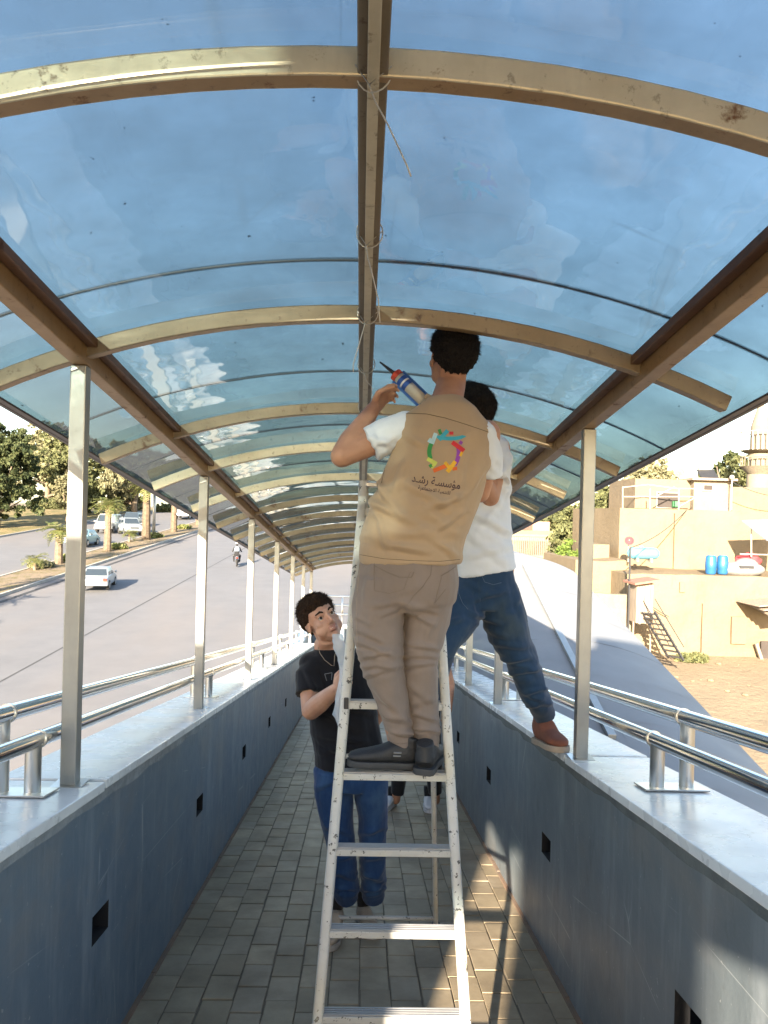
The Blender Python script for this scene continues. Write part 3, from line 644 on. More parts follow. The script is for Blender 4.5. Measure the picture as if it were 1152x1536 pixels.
# ================================================================ VEHICLES
M['tyre'] = simple('tyre', (.02, .02, .02), None, 5, .85); M['rim'] = NT('alloy').done((.5, .5, .5), .35, .9)
M['glassd'] = NT('car_glass').done((.03, .04, .05), .08, 0, spec=.8); M['lampw'] = NT('headlamp').done((.75, .75, .72), .15, 0); M['lampr'] = NT('tail_lamp').done((.35, .03, .02), .2, 0)
M['black'] = simple('black_plastic', (.03, .03, .032), None, 10, .5)
def carpaint(name, c): return NT(name).done(c, .3, .25, Coat_Weight=.5) if False else NT(name).done(c, .28, .3)
M['silver'] = carpaint('silver_car_paint', (.25, .28, .3)); M['white'] = carpaint('white_car_paint', (.5, .49, .47)); M['darkpaint'] = carpaint('dark_car_paint', (.06, .08, .1)); M['bluecar'] = carpaint('pale_blue_car_paint', (.15, .26, .3))
def car(loc, rz, paint, label, kind='sedan', group='vehicles on the road'):
    e = empty('parked_car' if False else 'car', loc, label, {'sedan': 'car', 'suv': 'car', 'van': 'van', 'pickup': 'pickup'}[kind], group, rz)
    W = .84
    if kind == 'sedan': Ln, belt, roof = 2.15, .86, 1.4; body = [(-2.15, .45), (-2.12, .74), (-1.55, .88), (1.0, .92), (1.9, .78), (2.15, .6), (2.15, .32), (-2.1, .3)]; cab = [(-1.6, .87), (-1.0, 1.36), (.35, 1.4), (1.1, .91)]
    elif kind == 'suv': body = [(-2.2, .5), (-2.22, .95), (-2.15, 1.02), (1.0, 1.08), (2.05, .98), (2.25, .75), (2.25, .4), (-2.2, .38)]; cab = [(-2.12, 1.01), (-1.95, 1.68), (.35, 1.72), (1.0, 1.07)]
    elif kind == 'van': body = [(-2.2, .45), (-2.25, 1.05), (1.7, 1.08), (2.2, .85), (2.25, .4), (-2.2, .35)]; cab = [(-2.24, 1.04), (-2.15, 1.88), (1.15, 1.9), (1.85, 1.06)]
    else: body = [(-2.5, .55), (-2.5, .95), (-.7, .98), (1.2, 1.02), (2.3, .92), (2.45, .6), (2.45, .4), (-2.45, .4)]; cab = [(-.8, .97), (-.65, 1.65), (.55, 1.68), (1.15, 1.0)]
    def prism(prof, w0, w1, m, mi=0):
        zmax = max(z for _, z in prof); zmin = min(z for _, z in prof); n = len(prof); vs = []
        for s in (-1, 1):
            for x, z in prof: t = (z-zmin)/(zmax-zmin); vs.append((x, s*(w0+(w1-w0)*t), z))
        fs = [tuple(range(n))[::-1], tuple(range(n, 2*n))]+[(i, (i+1) % n, n+(i+1) % n, n+i) for i in range(n)]
        m.add(vs, fs, mi)
    m = MB(); prism(body[::-1], W, W-.04, m); o = m.build('body', paint, e, local=True, bevel=.06, segs=3); auto_smooth(o, .5)
    m = MB(); prism(cab[::-1], W-.05, W-.2, m); o = m.build('cabin', paint, e, local=True, bevel=.05, segs=3); auto_smooth(o, .5)
    # glass: side windows and screens proud by 3 mm
    (x0, z0), (x1, z1), (x2, z2), (x3, z3) = cab; cw0, cw1 = W-.05, W-.2
    def lerp(a, b, t): return a+(b-a)*t
    for s in (-1, 1):
        m = MB(); 
        for (ta, tb) in ((.06, .46), (.52, .95)):
            q = []
            for (u, v) in ((ta, .12), (tb, .12), (tb, .86), (ta, .86)):
                xa, xb = lerp(x0, x1, v), lerp(x3, x2, v); z = lerp(z0, z1, v); yy = lerp(cw0, cw1, v)+.006; q.append((lerp(xa, xb, u), s*yy, z))
            m.add(q, [(0, 1, 2, 3) if s < 0 else (3, 2, 1, 0)])
        m.build('side_window', M['glassd'], e, local=True)
    for nm, (ax, az), (bx, bz), dx in (('rear_window', (x0, z0), (x1, z1), -.012), ('windscreen', (x3, z3), (x2, z2), .012)):
        m = MB(); q = []
        for (s, v) in ((-1, .1), (1, .1), (1, .88), (-1, .88)): q.append((lerp(ax, bx, v)+dx, s*(lerp(cw0, cw1, v)-.07), lerp(az, bz, v)+.006))
        m.add(q, [(0, 1, 2, 3)]); m.build(nm, M['glassd'], e, local=True)
    fx = max(x for x, _ in body); bx = min(x for x, _ in body); lz = .68 if kind == 'sedan' else .8
    for s in (-1, 1):
        m = MB(); m.box(fx-.16, fx+.012, s*.62-.16, s*.62+.16, lz-.09, lz+.07); m.build('headlight', M['lampw'], e, local=True, bevel=.02)
        m = MB(); m.box(bx-.012, bx+.12, s*.66-.12, s*.66+.12, lz-.1, lz+.1); m.build('tail_light', M['lampr'], e, local=True, bevel=.02)
        m = MB(); m.box(lerp(x3, x2, .1)-.15, lerp(x3, x2, .1), s*.9-.07, s*.9+.07, z3+.02, z3+.15); m.build('mirror', paint, e, local=True, bevel=.02)
    m = MB(); m.box(fx-.05, fx+.04, -.74, .74, .36, .5); m.build('front_bumper', M['black'] if kind != 'sedan' else paint, e, local=True, bevel=.03)
    m = MB(); m.box(fx-.02, fx+.015, -.4, .4, lz-.1, lz+.03); m.build('grille', M['black'], e, local=True)
    for x in (-1.32, 1.32):
        for s in (-1, 1):
            r = .31 if kind == 'sedan' else .36
            m = MB(); m.tube([(x, s*(W-.19), r), (x, s*(W+.012), r)], r, 20); wh = m.build('wheel', M['tyre'], e, local=True)
            m = MB(); m.tube([(x, s*(W-.1), r), (x, s*(W+.022), r)], r*.62, 16); rm = m.build('rim', M['rim'], wh, local=True)
    return e
car((-15.1, 44.9, G(44.9)+.012), rad(100), M['silver'], 'silver sedan driving alone on the near carriageway beside the nearest roof post', 'sedan').scale = (.88, .88, .88)
car((-25.6, 78.5, G(78)+.012), rad(-86), M['white'], 'white van left of the silver off-roader on the far carriageway', 'van')
car((-22.9, 76.6, G(76)+.012), rad(-62), M['silver'], 'silver off-road car with its front corner toward the camera beside the tall palm', 'suv')
car((-25.0, 84.6, G(84)+.012), rad(-86), M['darkpaint'], 'dark-windowed car partly hidden behind the silver off-roader', 'suv')
car((-23.6, 65.8, G(66)+.012), rad(-88), M['bluecar'], 'pale blue car half hidden by the nearest roof post and a palm', 'sedan')
car((-22.7, 99, G(99)+.012), rad(-86), M['white'], 'white van far along the far carriageway below the roof edge', 'van')
# ================================================================ RIGHT HAND BUILDINGS
def mudwall(name, a, b):
    t = NT(name); col = t.ramp(t.noise(.5, 6, .65), [(.3, a), (.7, b)]); col = t.mix(t.math('MULTIPLY', t.fr(t.noise(3, 5, .7, sc=(1, 1, .4)), .55, .75), .4), col, tuple(x*.65 for x in b))
    return t.done(col, .92, 0, t.bump(t.noise(4, 6, .7), .7, .06), .2)
M['mud'] = mudwall('ochre_mud_plaster', (.215, .165, .105), (.17, .13, .08)); M['mudpale'] = mudwall('pale_render', (.2, .155, .1), (.16, .125, .085)); M['white_r'] = mudwall('whitewashed_render', (.21, .18, .135), (.17, .145, .11))
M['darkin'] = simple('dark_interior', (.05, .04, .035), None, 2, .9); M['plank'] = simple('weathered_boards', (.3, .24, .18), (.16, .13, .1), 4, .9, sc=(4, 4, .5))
M['bluep'] = simple('blue_plastic', (.02, .1, .25), (.015, .08, .2), 4, .4); M['tank'] = simple('pale_blue_tank', (.1, .3, .38), (.08, .25, .33), 4, .35)
M['redc'] = simple('red_cloth', (.4, .05, .05), (.3, .03, .04), 5, .8); M['greyc'] = simple('grey_cover', (.22, .21, .2), (.15, .145, .14), 5, .8); M['frame'] = simple('thin_pale_metal', (.45, .42, .36), None, 6, .5, .5)
YB = 31.5
def wpt(px, py, y):       # world point where the pixel's ray meets the vertical plane at depth y
    d = at(px, py, 1.0); return d*(y/d.y)
def uneven_box(m, x0, x1, y0, y1, z0, z1, amp=.06, seed=0, nx=14):
    """box whose top edge and front face wander a little (hand-plastered)"""
    vs = []; fs = []; nz = 5
    for i in range(nx+1):
        x = x0+(x1-x0)*i/nx
        for j in range(nz+1):
            z = z0+(z1-z0)*j/nz+(amp*noise.noise(Vector((x*.9, seed, 0))) if j == nz else 0)
            vs.append((x, y0+amp*noise.noise(Vector((x*.7, z*.7, seed+3))), z))
    for i in range(nx):
        for j in range(nz):
            a = i*(nz+1)+j; fs.append((a, a+nz+1, a+nz+2, a+1))
    b = len(vs)
    for i in range(nx+1):
        x = x0+(x1-x0)*i/nx; vs += [(x, y1, z0), (x, y1, z1+amp*noise.noise(Vector((x*.9, seed, 0))))]
    for i in range(nx):
        fs.append((i*(nz+1)+nz, (i+1)*(nz+1)+nz, b+2*i+3, b+2*i+1)); fs.append((b+2*i, b+2*i+1, b+2*i+3, b+2*i+2))
    fs.append(tuple([j for j in range(nz+1)])+(b+1, b)); q = nx*(nz+1); fs.append((b+2*nx, b+2*nx+1)+tuple(q+j for j in reversed(range(nz+1))))
    m.add(vs, fs)
p0, p1 = wpt(893, 862, YB), wpt(1152, 862, YB)
zt = p0.z; zg = G(YB)-.4; XA = p0.x; XB = XA+22
hb = empty('mud_house', (XA+4, YB, zg), 'two-storey ochre mud-plastered house with rooftop room facing the ramp', 'house')
m = MB(); uneven_box(m, wpt(940, 870, YB).x, XB, YB, YB+6.5, zg, wpt(1000, 862, YB).z, .12, 1, 30); m.build('lower_storey', M['mud'], hb, smooth=False)
pu = wpt(930, 762, YB+4); pz = wpt(1000, 855, YB+4).z-.3
m = MB(); uneven_box(m, pu.x, XB, YB+4, YB+12, pz, pu.z, .05, 2, 26); m.build('upper_storey', M['mud'], hb)
# pale rendered pillars/steps on the upper wall
m = MB(); a = wpt(1011, 765, YB+4); m.box(a.x, a.x+.9, YB+3.86, YB+4.0, pz, a.z-.15); m.build('wall_pier', M['mud'], hb)
a, b = wpt(952, 764, YB+6), wpt(1043, 720, YB+6)
m = MB(); m.box(a.x, b.x, YB+6, YB+10, a.z-.6, b.z); m.build('roof_room', M['mudpale'], hb)
a2, b2 = wpt(1040, 764, YB+5.6), wpt(1098, 722, YB+5.6)
m = MB(); m.box(a2.x, b2.x, YB+5.6, YB+10, a2.z-.6, b2.z); m.build('roof_room', M['white_r'], hb)
m = MB(); m.box(a2.x-.2, b2.x+.15, YB+5.3, YB+10.2, b2.z+.003, b2.z+.12); m.build('roof_slab', M['plank'], hb)
a3, b3 = wpt(1098, 764, YB+7), wpt(1160, 732, YB+7)
m = MB(); m.box(a3.x, XB, YB+7, YB+12, a3.z-.6, b3.z); m.build('roof_parapet', M['mud'], hb)
def opening(px0, py0, px1, py1, y, parent, name='window', frame=True):
    a, b = wpt(px0, py1, y), wpt(px1, py0, y); m = MB(); m.box(a.x, b.x, y-.03, y-.004, a.z, b.z); o = m.build(name, M['darkin'], parent)
    if frame:
        m = MB(); t = .05
        for (x0, x1, z0, z1) in ((a.x-t, a.x, a.z-t, b.z+t), (b.x, b.x+t, a.z-t, b.z+t), (a.x, b.x, a.z-t, a.z), (a.x, b.x, b.z, b.z+t)): m.box(x0, x1, y-.06, y-.005, z0, z1)
        m.build('window_frame', M['frame'], o)
    return o
opening(985, 740, 1017, 761, YB+6, hb, 'doorway'); opening(1055, 728, 1068, 735, YB+5.6, hb)
a, b = wpt(1008, 761, YB+5.9), wpt(1016, 752, YB+5.9); m = MB(); m.box(a.x, b.x, YB+5.75, YB+5.92, a.z, b.z); m.build('green_shutter', simple('green_paint', (.05, .2, .08), None, 4, .6), hb)
# stone steps, niches and broken plaster on the lower wall
a = wpt(1090, 1000, YB); 
for (q0, q1, q2, q3) in ((1095, 925, 1118, 965), (1018, 873, 1026, 888), (1050, 905, 1054, 990)):
    u, v_ = wpt(q0, q3, YB), wpt(q1 if False else q2, q1, YB); m = MB(); m.box(u.x, v_.x, YB-.13, YB+.1, u.z, v_.z); m.build('plaster_patch', M['mudpale'], hb)
m = MB()
for k in range(4):
    a = wpt(1128+k*3, 902+k*4, YB-1.2); m.obox((a.x+.9, YB-1.1, a.z), (1.0-.1*k, 0, .1), (0, .9, .05*k), (.02, 0, .03))
m.build('broken_awning', M['plank'], hb)
a, b = wpt(1140, 1005, YB-.2), wpt(1165, 962, YB-.2); m = MB(); m.box(a.x, b.x, YB-.25, YB-.18, a.z, b.z); m.build('dark_doorway', M['darkin'], hb)
a, b = wpt(1135, 1003, YB-.3), wpt(1144, 965, YB-.3); m = MB(); m.bar((b.x-.3, YB-.35, b.z), (a.x+.3, YB-.35, a.z), .12, .12); m.build('door_prop', M['plank'], hb)
# long pale garden wall left of the house
a, b = wpt(880, 1000, YB-1), wpt(950, 892, YB-1)
e = empty('yard_wall', (a.x, YB-1, zg), 'long whitewashed yard wall running left from the mud house behind the lower roof', 'wall')
m = MB(); uneven_box(m, a.x-9, b.x, YB-1, YB-.7, zg, b.z, .06, 7); m.build('wall_body', M['white_r'], e)
e = empty('low_block', (a.x, YB+2, zg), 'low ochre block building behind the whitewashed yard wall', 'building'); a, b = wpt(862, 900, YB+2), wpt(946, 842, YB+2)
m = MB(); uneven_box(m, a.x, b.x, YB+2, YB+8, zg, b.z, .06, 9); m.build('wall_body', M['mud'], e)
m = MB(); a, b = wpt(905, 842, YB+2), wpt(936, 820, YB+2); m.box(a.x, b.x, YB+4, YB+7, a.z-.3, b.z); m.build('roof_block', M['mudpale'], e)
# water tank on its stand
zz = wpt(965, 840, YB+1.2); e = empty('water_tank', (zz.x, YB+1.2, zz.z), 'pale blue horizontal water tank on the ledge of the mud house', 'water tank')
m = MB(); c = wpt(965, 830, YB+1.2); m.loft([c+Vector((-.45, 0, 0)), c+Vector((.45, 0, 0))], [.25, .25], (0, 1, 0), 16, True, round_ends=True); o = m.build('tank_body', M['tank'], e, smooth=True)
m = MB()
for dx in (-.3, .3): m.box(c.x+dx-.04, c.x+dx+.04, YB+1, YB+1.4, c.z-.36, c.z-.2)
m.build('tank_stand', M['frame'], e)
m = MB(); m.tube([c+Vector((-.1, 0, .24)), c+Vector((-.1, 0, .32))], .08, 10); m.build('tank_cap', M['tank'], e)
for i, px in enumerate((1066, 1083.5)):
    a = wpt(px, 861, YB+.9); e = empty('barrel', a, ['left blue plastic barrel of the pair on the house ledge', 'right blue plastic barrel of the pair beside the grey cover'][i], 'barrel', 'blue barrels on the ledge')
    h = .78; m = MB(); m.loft([(0, 0, 0), (0, 0, .1*h), (0, 0, .3*h), (0, 0, .33*h), (0, 0, .64*h), (0, 0, .67*h), (0, 0, .92*h), (0, 0, h)], [.19, .225, .225, .235, .235, .225, .222, .18], (1, 0, 0), 18); o = m.build('barrel_body', M['bluep'], e, local=True); auto_smooth(o)
    m = MB(); m.tube([(0, 0, h), (0, 0, h+.02)], .15, 16); m.build('barrel_lid', M['bluep'], e, local=True)
a = wpt(1112, 858, YB+1.1)
e = empty('covered_goods', a, 'grey covered heap beside the blue barrels on the ledge', 'covered heap')
m = MB(); m.ell((0, 0, .12), (1.0, .6, .34), None, 20, 10); m.ell((.2, 0, .32), (.5, .4, .28), None, 14, 8); o = m.build('cover', M['greyc'], e, local=True, smooth=True)
m = MB(); m.box(-.35, .25, -.58, -.5, .18, .3); m.build('dark_slot', M['black'], e, local=True)
e = empty('red_cloth', a+Vector((.5, .4, .35)), 'crumpled red cloth heaped behind the grey cover', 'cloth')
m = MB(); m.ell((0, 0, .1), (.55, .4, .35), None, 18, 10); o = m.build('cloth_heap', M['redc'], e, local=True, smooth=True)
for v in o.data.vertices: v.co *= 1+.35*noise.noise(v.co*4)
# solar/dark triangular awning at right edge
e = empty('tilted_panel', wpt(1140, 800, YB+1), 'dark tilted panel on a pole at the right edge above the ledge', 'panel')
m = MB(); A_, B_, C_, D_ = wpt(1113, 782, YB+1.2), wpt(1180, 780, YB+1.2), wpt(1190, 815, YB-.2), wpt(1150, 811, YB-.2); th = Vector((0, .03, .05))
m.hexa([D_, C_, B_, A_, D_+th, C_+th, B_+th, A_+th]); m.build('panel_plate', simple('grey_panel', (.16, .17, .19), None, 4, .3), e)
m = MB(); q = wpt(1127, 835, YB+1); m.tube([q, wpt(1127, 790, YB+1)], .03, 8); m.tube([q+Vector((-.5, 0, .1)), q+Vector((1.5, 0, .1))], .03, 8); m.build('panel_pole', M['frame'], e)
# pipe frame on the roof
e = empty('pipe_frame', wpt(935, 762, YB+4.4), 'thin metal pipe frame on the upper roof left of the rooftop room', 'frame'); m = MB(); Yf = YB+4.4
for (a_, b_) in (((934, 765), (934, 730)), ((936, 745), (1040, 745)), ((934, 731), (972, 727)), ((972, 727), (1016, 733)), ((975, 765), (975, 733)), ((1018, 765), (1018, 732)), ((985, 744), (1012, 730)), ((1018, 760), (1045, 745)), ((1018, 733), (1043, 733))): m.tube([wpt(*a_, Yf), wpt(*b_, Yf)], .028, 6)
m.build('frame_pipes', M['frame'], e)
e = empty('mast', wpt(1097, 765, YB+5), 'slim roof mast at the right end of the white rooftop room', 'mast'); m = MB(); m.tube([wpt(1097, 765, YB+5), wpt(1098, 716, YB+5)], .03, 6); m.ell(wpt(1098, 716, YB+5), (.12, .12, .12)); m.build('mast_pole', M['frame'], e)
def dish(px, py, y, r, mat, label, pole=.8):
    c = wpt(px, py, y); e = empty('satellite_dish', c-Vector((0, 0, pole)), label, 'dish', 'satellite dishes'); m = MB(); vs = []; fs = []; R3 = Vector((-.35, -1, .35)).normalized().to_track_quat('Z', 'Y').to_matrix()
    for j in range(6):
        for k in range(18): a = 2*math.pi*k/18; q = r*(j/5+.001); vs.append(c+R3@Vector((q*math.cos(a), q*math.sin(a), q*q*.5/r)))
    fs = [(j*18+k, j*18+(k+1) % 18, (j+1)*18+(k+1) % 18, (j+1)*18+k) for j in range(5) for k in range(18)]; m.add(vs, fs); o = m.build('dish_bowl', mat, e, smooth=True)
    sm = o.modifiers.new('solid', 'SOLIDIFY'); sm.thickness = .02
    m = MB(); m.tube([c-Vector((0, -.08, pole)), c+Vector((0, .08, 0))], .03, 6); m.tube([c, c+R3@Vector((0, 0, r*.9))], .015, 5); m.build('dish_arm', M['frame'], e)
dish(1017, 712, YB+7, .16, M['white_r'], 'tiny white dish on the roof beside the larger antenna', .5)
dish(944, 812, YB+1.4, .2, M['redc'], 'small reddish dish beside the pale blue tank', .9)
dish(1021, 709, YB+9, .22, M['white_r'], 'pale dish at the roofline above the dark doorway', .5)
e = empty('solar_heater', wpt(1060, 717, YB+8), 'dark rooftop water heater panel on the skyline', 'heater'); a = wpt(1062, 712, YB+8)
m = MB(); m.obox(a, (.42, 0, .05), (0, .4, .3), (0, .02, -.03)); m.build('heater_panel', M['black'], e); m = MB(); m.tube([a+Vector((-.35, .4, .33)), a+Vector((.35, .4, .33))], .12, 10); m.build('heater_tank', M['frame'], e); m = MB(); m.bar(a+Vector((-.35, .4, -.3)), a+Vector((-.35, .4, .3)), .04, .04); m.bar(a+Vector((.35, .4, -.3)), a+Vector((.35, .4, .3)), .04, .04); m.build('heater_legs', M['frame'], e)
# balcony box on poles + iron stair
a, b = wpt(945, 930, YB-1.5), wpt(972, 873, YB-1.5)
e = empty('board_hut', (a.x, YB-1.6, G(YB)), 'small boarded hut on poles under a rusty roof beside the iron stair', 'hut')
n = 6
for k in range(n):
    m = MB(); x0 = a.x+(b.x-a.x)*k/n; m.box(x0+.006, x0+(b.x-a.x)/n-.006, YB-2.1-random.uniform(0, .02), YB-1.2, a.z-random.uniform(0, .08), b.z); m.build('board', M['plank'], e)
m = MB(); m.obox(((a.x+b.x)/2, YB-1.7, b.z+.06), ((b.x-a.x)/2+.15, 0, .08), (0, .7, 0), (0, 0, .04)); m.build('hut_roof', simple('rusty_tin', (.3, .14, .09), (.22, .1, .07), 5, .8), e)
for dx in (0, b.x-a.x): m = MB(); m.tube([(a.x+dx, YB-1.9, G(YB)), (a.x+dx, YB-1.9, a.z)], .035, 6); m.build('pole', M['plank'], e)
m = MB(); m.tube([(a.x-.1, YB-1.6, G(YB)), (a.x-.1, YB-1.6, wpt(940, 822, YB-1.5).z)], .04, 6); m.build('tall_pole', M['black'], e)
m = MB(); q = wpt(980, 930, YB-1.4); m.add([wpt(966, 875, YB-1.6), wpt(980, 878, YB-1.6), wpt(974, 925, YB-1.5), wpt(968, 925, YB-1.5)], [(0, 1, 2, 3)]); o = m.build('hanging_cloth', M['plank'], e); o.modifiers.new('solid', 'SOLIDIFY').thickness = .02
A_, B_ = wpt(961, 915, YB-2), wpt(1003, 987, YB-3.2); e = empty('iron_stair', B_, 'narrow iron stair descending to the sandy yard', 'stair'); d = Vector((.35, -.5, 0))
for s in (0, 1):
    m = MB(); m.bar(A_+d*s, B_+d*s, .05, .1); m.build('stringer', M['black'], e); m = MB(); m.tube([A_+d*s+Vector((0, 0, .5)), B_+d*s+Vector((0, 0, .5))], .02, 6); m.build('stair_rail', M['black'], e)
for k in range(9): t = (k+.5)/9; c = A_.lerp(B_, t)+d/2; m = MB(); m.obox(c, d/2, (.1, .07, 0), (0, 0, .015)); m.build('tread', M['black'], e)
for k, (px, py, r) in enumerate([(1028, 992, .35), (1042, 993, .4), (1050, 990, .25)]):
    p = wpt(px, py, YB-1); p.z = G(YB-1); me = crown_mesh(120+k, [(0, 0, .12, r*1.2, r, .2)], 350, .09, M['leaf_mid']); o = bpy.data.objects.new('weed_clump', me); COL.objects.link(o); o.location = p; tag(o, ['low weeds nearest the iron stair at the mud wall', 'middle and largest weed clump at the foot of the mud wall', 'weed clump farthest from the iron stair at the mud wall'][k], 'weeds', 'weeds by the wall')
m = MB(); random.seed(9)
for k in range(160):
    x, y = random.uniform(8, 24), random.uniform(14, 31); r = random.uniform(.03, .12); m.ell((x, y, G(y)+r*.3), (r, r*random.uniform(.7, 1.2), r*.6), None, 6, 4)
tag(m.build('rubble', M['mudpale']), kind='stuff')
def cable(a_, b_, sagm, label):
    e = empty('cable', a_, label, 'cable', 'cables strung over the yard'); m = MB()
    m.tube([a_.lerp(b_, k/14)-Vector((0, 0, sagm*4*(k/14)*(1-k/14))) for k in range(15)], .018, 5); m.build('wire', M['black'], e)
cable(wpt(944, 822, YB-1.6), wpt(1030, 765, YB+3.9), .25, 'slack dark cable from the hut pole up to the upper wall')
cable(wpt(1097, 722, YB+5), wpt(1170, 745, YB+5), .15, 'dark cable from the roof mast toward the right edge')
cable(wpt(972, 905, YB-.3), wpt(1003, 925, YB-.3), .03, 'thin cable across the lower mud wall near the stair')
# minaret
YM = 62; c = wpt(1139, 720, YM); e = empty('minaret', (c.x, YM, G(YM)), 'pale round minaret with railed balconies at the right edge', 'minaret')
def cyl(nm, r0, r1, z0, z1, mat=M['white_r'], seg=20): m = MB(); m.tube([(c.x, YM, z0), (c.x, YM, z1)], [r0, r1], seg); o = m.build(nm, mat, e); auto_smooth(o); return o
zl = lambda py: wpt(1139, py, YM).z
cyl('shaft', 1.0, .98, G(YM), zl(712)); cyl('balcony_slab', .9, 1.5, zl(712)+.002, zl(700)); cyl('upper_shaft', .92, .9, zl(700)+.002, zl(680)); cyl('upper_slab', 1.1, 1.55, zl(680)+.002, zl(676)); cyl('top_shaft', .8, .75, zl(676)+.002, zl(640)); cyl('spire', .75, .05, zl(640)+.002, zl(596))
for zr, r, h, mt in ((zl(700), 1.45, .75, M['white_r']), (zl(676), 1.5, 1.5, M['frame'])):
    m = MB()
    for k in range(26): a = 2*math.pi*k/26; m.tube([(c.x+r*math.cos(a), YM+r*math.sin(a), zr), (c.x+r*math.cos(a), YM+r*math.sin(a), zr+h)], .035, 5)
    m.tube([(c.x+r*math.cos(2*math.pi*k/26), YM+r*math.sin(2*math.pi*k/26), zr+h) for k in range(27)], .05, 6); m.build('balcony_railing', mt, e)
# distant balustrade building, trees on the right
a, b = wpt(760, 832, 48), wpt(840, 806, 48)
e = empty('balustrade_wall', (a.x, 48, G(48)), 'pale terrace with white upright balustrade seen past the man in the white shirt', 'terrace')
m = MB(); m.box(a.x-1, b.x, 48, 52, G(48), a.z); m.build('wall_body', M['white_r'], e)
m = MB(); m.box(a.x-1, b.x, 49.5, 49.8, a.z+.002, b.z-.1); m.build('back_wall', M['plank'], e)
for k in range(24): x = a.x+.4+(b.x-a.x-.6)*k/23; m = MB(); m.box(x-.035, x+.035, 48.05, 48.12, a.z+.002, b.z); m.build('baluster', M['white_r'], e)
m = MB(); m.box(a.x+.2, b.x, 48, 48.2, b.z+.002, b.z+.14); m.build('top_rail', M['white_r'], e)
a2, b2 = wpt(775, 806, 54), wpt(830, 783, 54); e2 = empty('far_house', (a2.x, 54, G(54)), 'low pale house with brick parapet above the balustrade', 'house'); m = MB(); m.box(a2.x-2, b2.x, 54, 60, G(54), wpt(800, 796, 54).z); m.build('wall_body', M['mudpale'], e2); m = MB(); m.box(wpt(800, 790, 54).x, b2.x-.2, 54.2, 58, wpt(800, 796, 54).z+.002, b2.z); m.build('brick_parapet', simple('brick_far', (.35, .2, .14), (.28, .15, .1), 9, .9), e2)
G2 = 'trees beside the mud house'
def tr(px, D, name, lob, n, ls, mat, label, seed, tr_=.2): x = wpt(px, 800, D).x; tree(name, (x, D, G(D)-.1), lob, n, ls, M[mat], label, G2, seed, tr_)
tr(898, 44, 'broad_tree', lobes_rand(41, 10, 1.8, 1.2, 5.9, 1.5), 18000, .13, 'leaf_mid', 'dense olive-green tree between the right roof post and the mud house', 41)
tr(852, 38, 'bright_bush', lobes_rand(42, 7, 1.0, .6, 3.4, .9), 8000, .11, 'leaf_bright', 'bright green bush against the right roof post', 42, .1)
tr(930, 58, 'far_tree', lobes_rand(43, 8, 3, 2, 6.2, 1.6), 6000, .22, 'leaf_pale', 'pale tree behind the rooftop pipe frame', 43)
tr(1108, 75, 'far_tree', lobes_rand(44, 8, 2.2, 4, 8.6, 1.5), 7000, .2, 'leaf_mid', 'rounded tree on the skyline left of the minaret', 44)
tr(1078, 90, 'far_tree', lobes_rand(45, 6, 2.0, 4, 9.6, 1.0), 4000, .2, 'leaf_dark', 'small dark tree on the skyline above the white rooftop room', 45)
tr(800, 66, 'far_tree', lobes_rand(46, 9, 3.6, 1.5, 4.6, 1.6), 8000, .24, 'leaf_mid', 'low trees behind the brick parapet at the roof edge', 46)
tr(1000, 105, 'far_tree', lobes_rand(47, 9, 7, 4, 8.2, 2.0), 7000, .34, 'leaf_pale', 'distant pale trees over the rooftops', 47)
tr(1160, 85, 'far_tree', lobes_rand(48, 9, 4, 4, 8.2, 1.8), 7000, .28, 'leaf_pale', 'trees at the right edge behind the minaret', 48)
# ================================================================ PEOPLE
def skinmat(name, a, b):
    t = NT(name); f = t.noise(18, 4, .6); col = t.ramp(f, [(.35, a), (.65, b)])
    t.done(col, .5, 0, t.bump(t.noise(220, 2), .08, .001), .35)
    t.b.inputs['Subsurface Weight'].default_value = .12; t.b.inputs['Subsurface Radius'].default_value = (.02, .008, .004); t.b.inputs['Subsurface Scale'].default_value = .5
    return t.mat
M['skin'] = skinmat('tanned_skin', (.42, .225, .145), (.36, .185, .115)); M['skinb'] = skinmat('light_skin', (.5, .29, .205), (.44, .24, .165))
M['lip'] = simple('lips', (.42, .2, .15), None, 20, .45, bumps=0); M['eyew'] = NT('eye_white').done((.42, .38, .34), .3, 0); M['iris'] = NT('dark_iris').done((.03, .018, .012), .15, 0); M['teeth'] = NT('teeth').done((.6, .55, .47), .3, 0)
def hairmat(name, a, b):
    t = NT(name); col = t.ramp(t.noise(160, 4, .7, sc=(1, 1, .25)), [(.3, a), (.7, b)]); return t.done(col, .75, 0, t.bump(t.noise(220, 3, .7, sc=(1, 1, .2)), .9, .004), .12)
M['hair'] = hairmat('black_hair', (.008, .007, .007), (.022, .019, .017)); M['hairb'] = hairmat('dark_brown_hair', (.018, .011, .008), (.05, .03, .02))
def cloth(name, a, b, scale=3, weave=900, rough=.85, bs=.25, sc=(1, 1, 1), extra=None):
    t = NT(name); f = t.noise(scale, 5, .65, sc=sc); col = t.ramp(f, [(.32, a), (.68, b)])
    if extra: col = extra(t, col)
    nb = t.bump(t.noise(22, 4, .6), .28, .006); nb = t.bump(t.noise(weave*.35, 2), bs, .0012, nb)
    t.done(col, rough, 0, nb, .2); t.b.inputs['Sheen Weight'].default_value = .15; return t.mat
M['vest'] = cloth('sand_cotton_vest', (.40, .29, .185), (.35, .25, .158)); M['tee'] = cloth('white_cotton', (.64, .67, .72), (.58, .62, .67)); M['trous'] = cloth('taupe_cotton_trousers', (.235, .185, .155), (.19, .15, .125), 4)
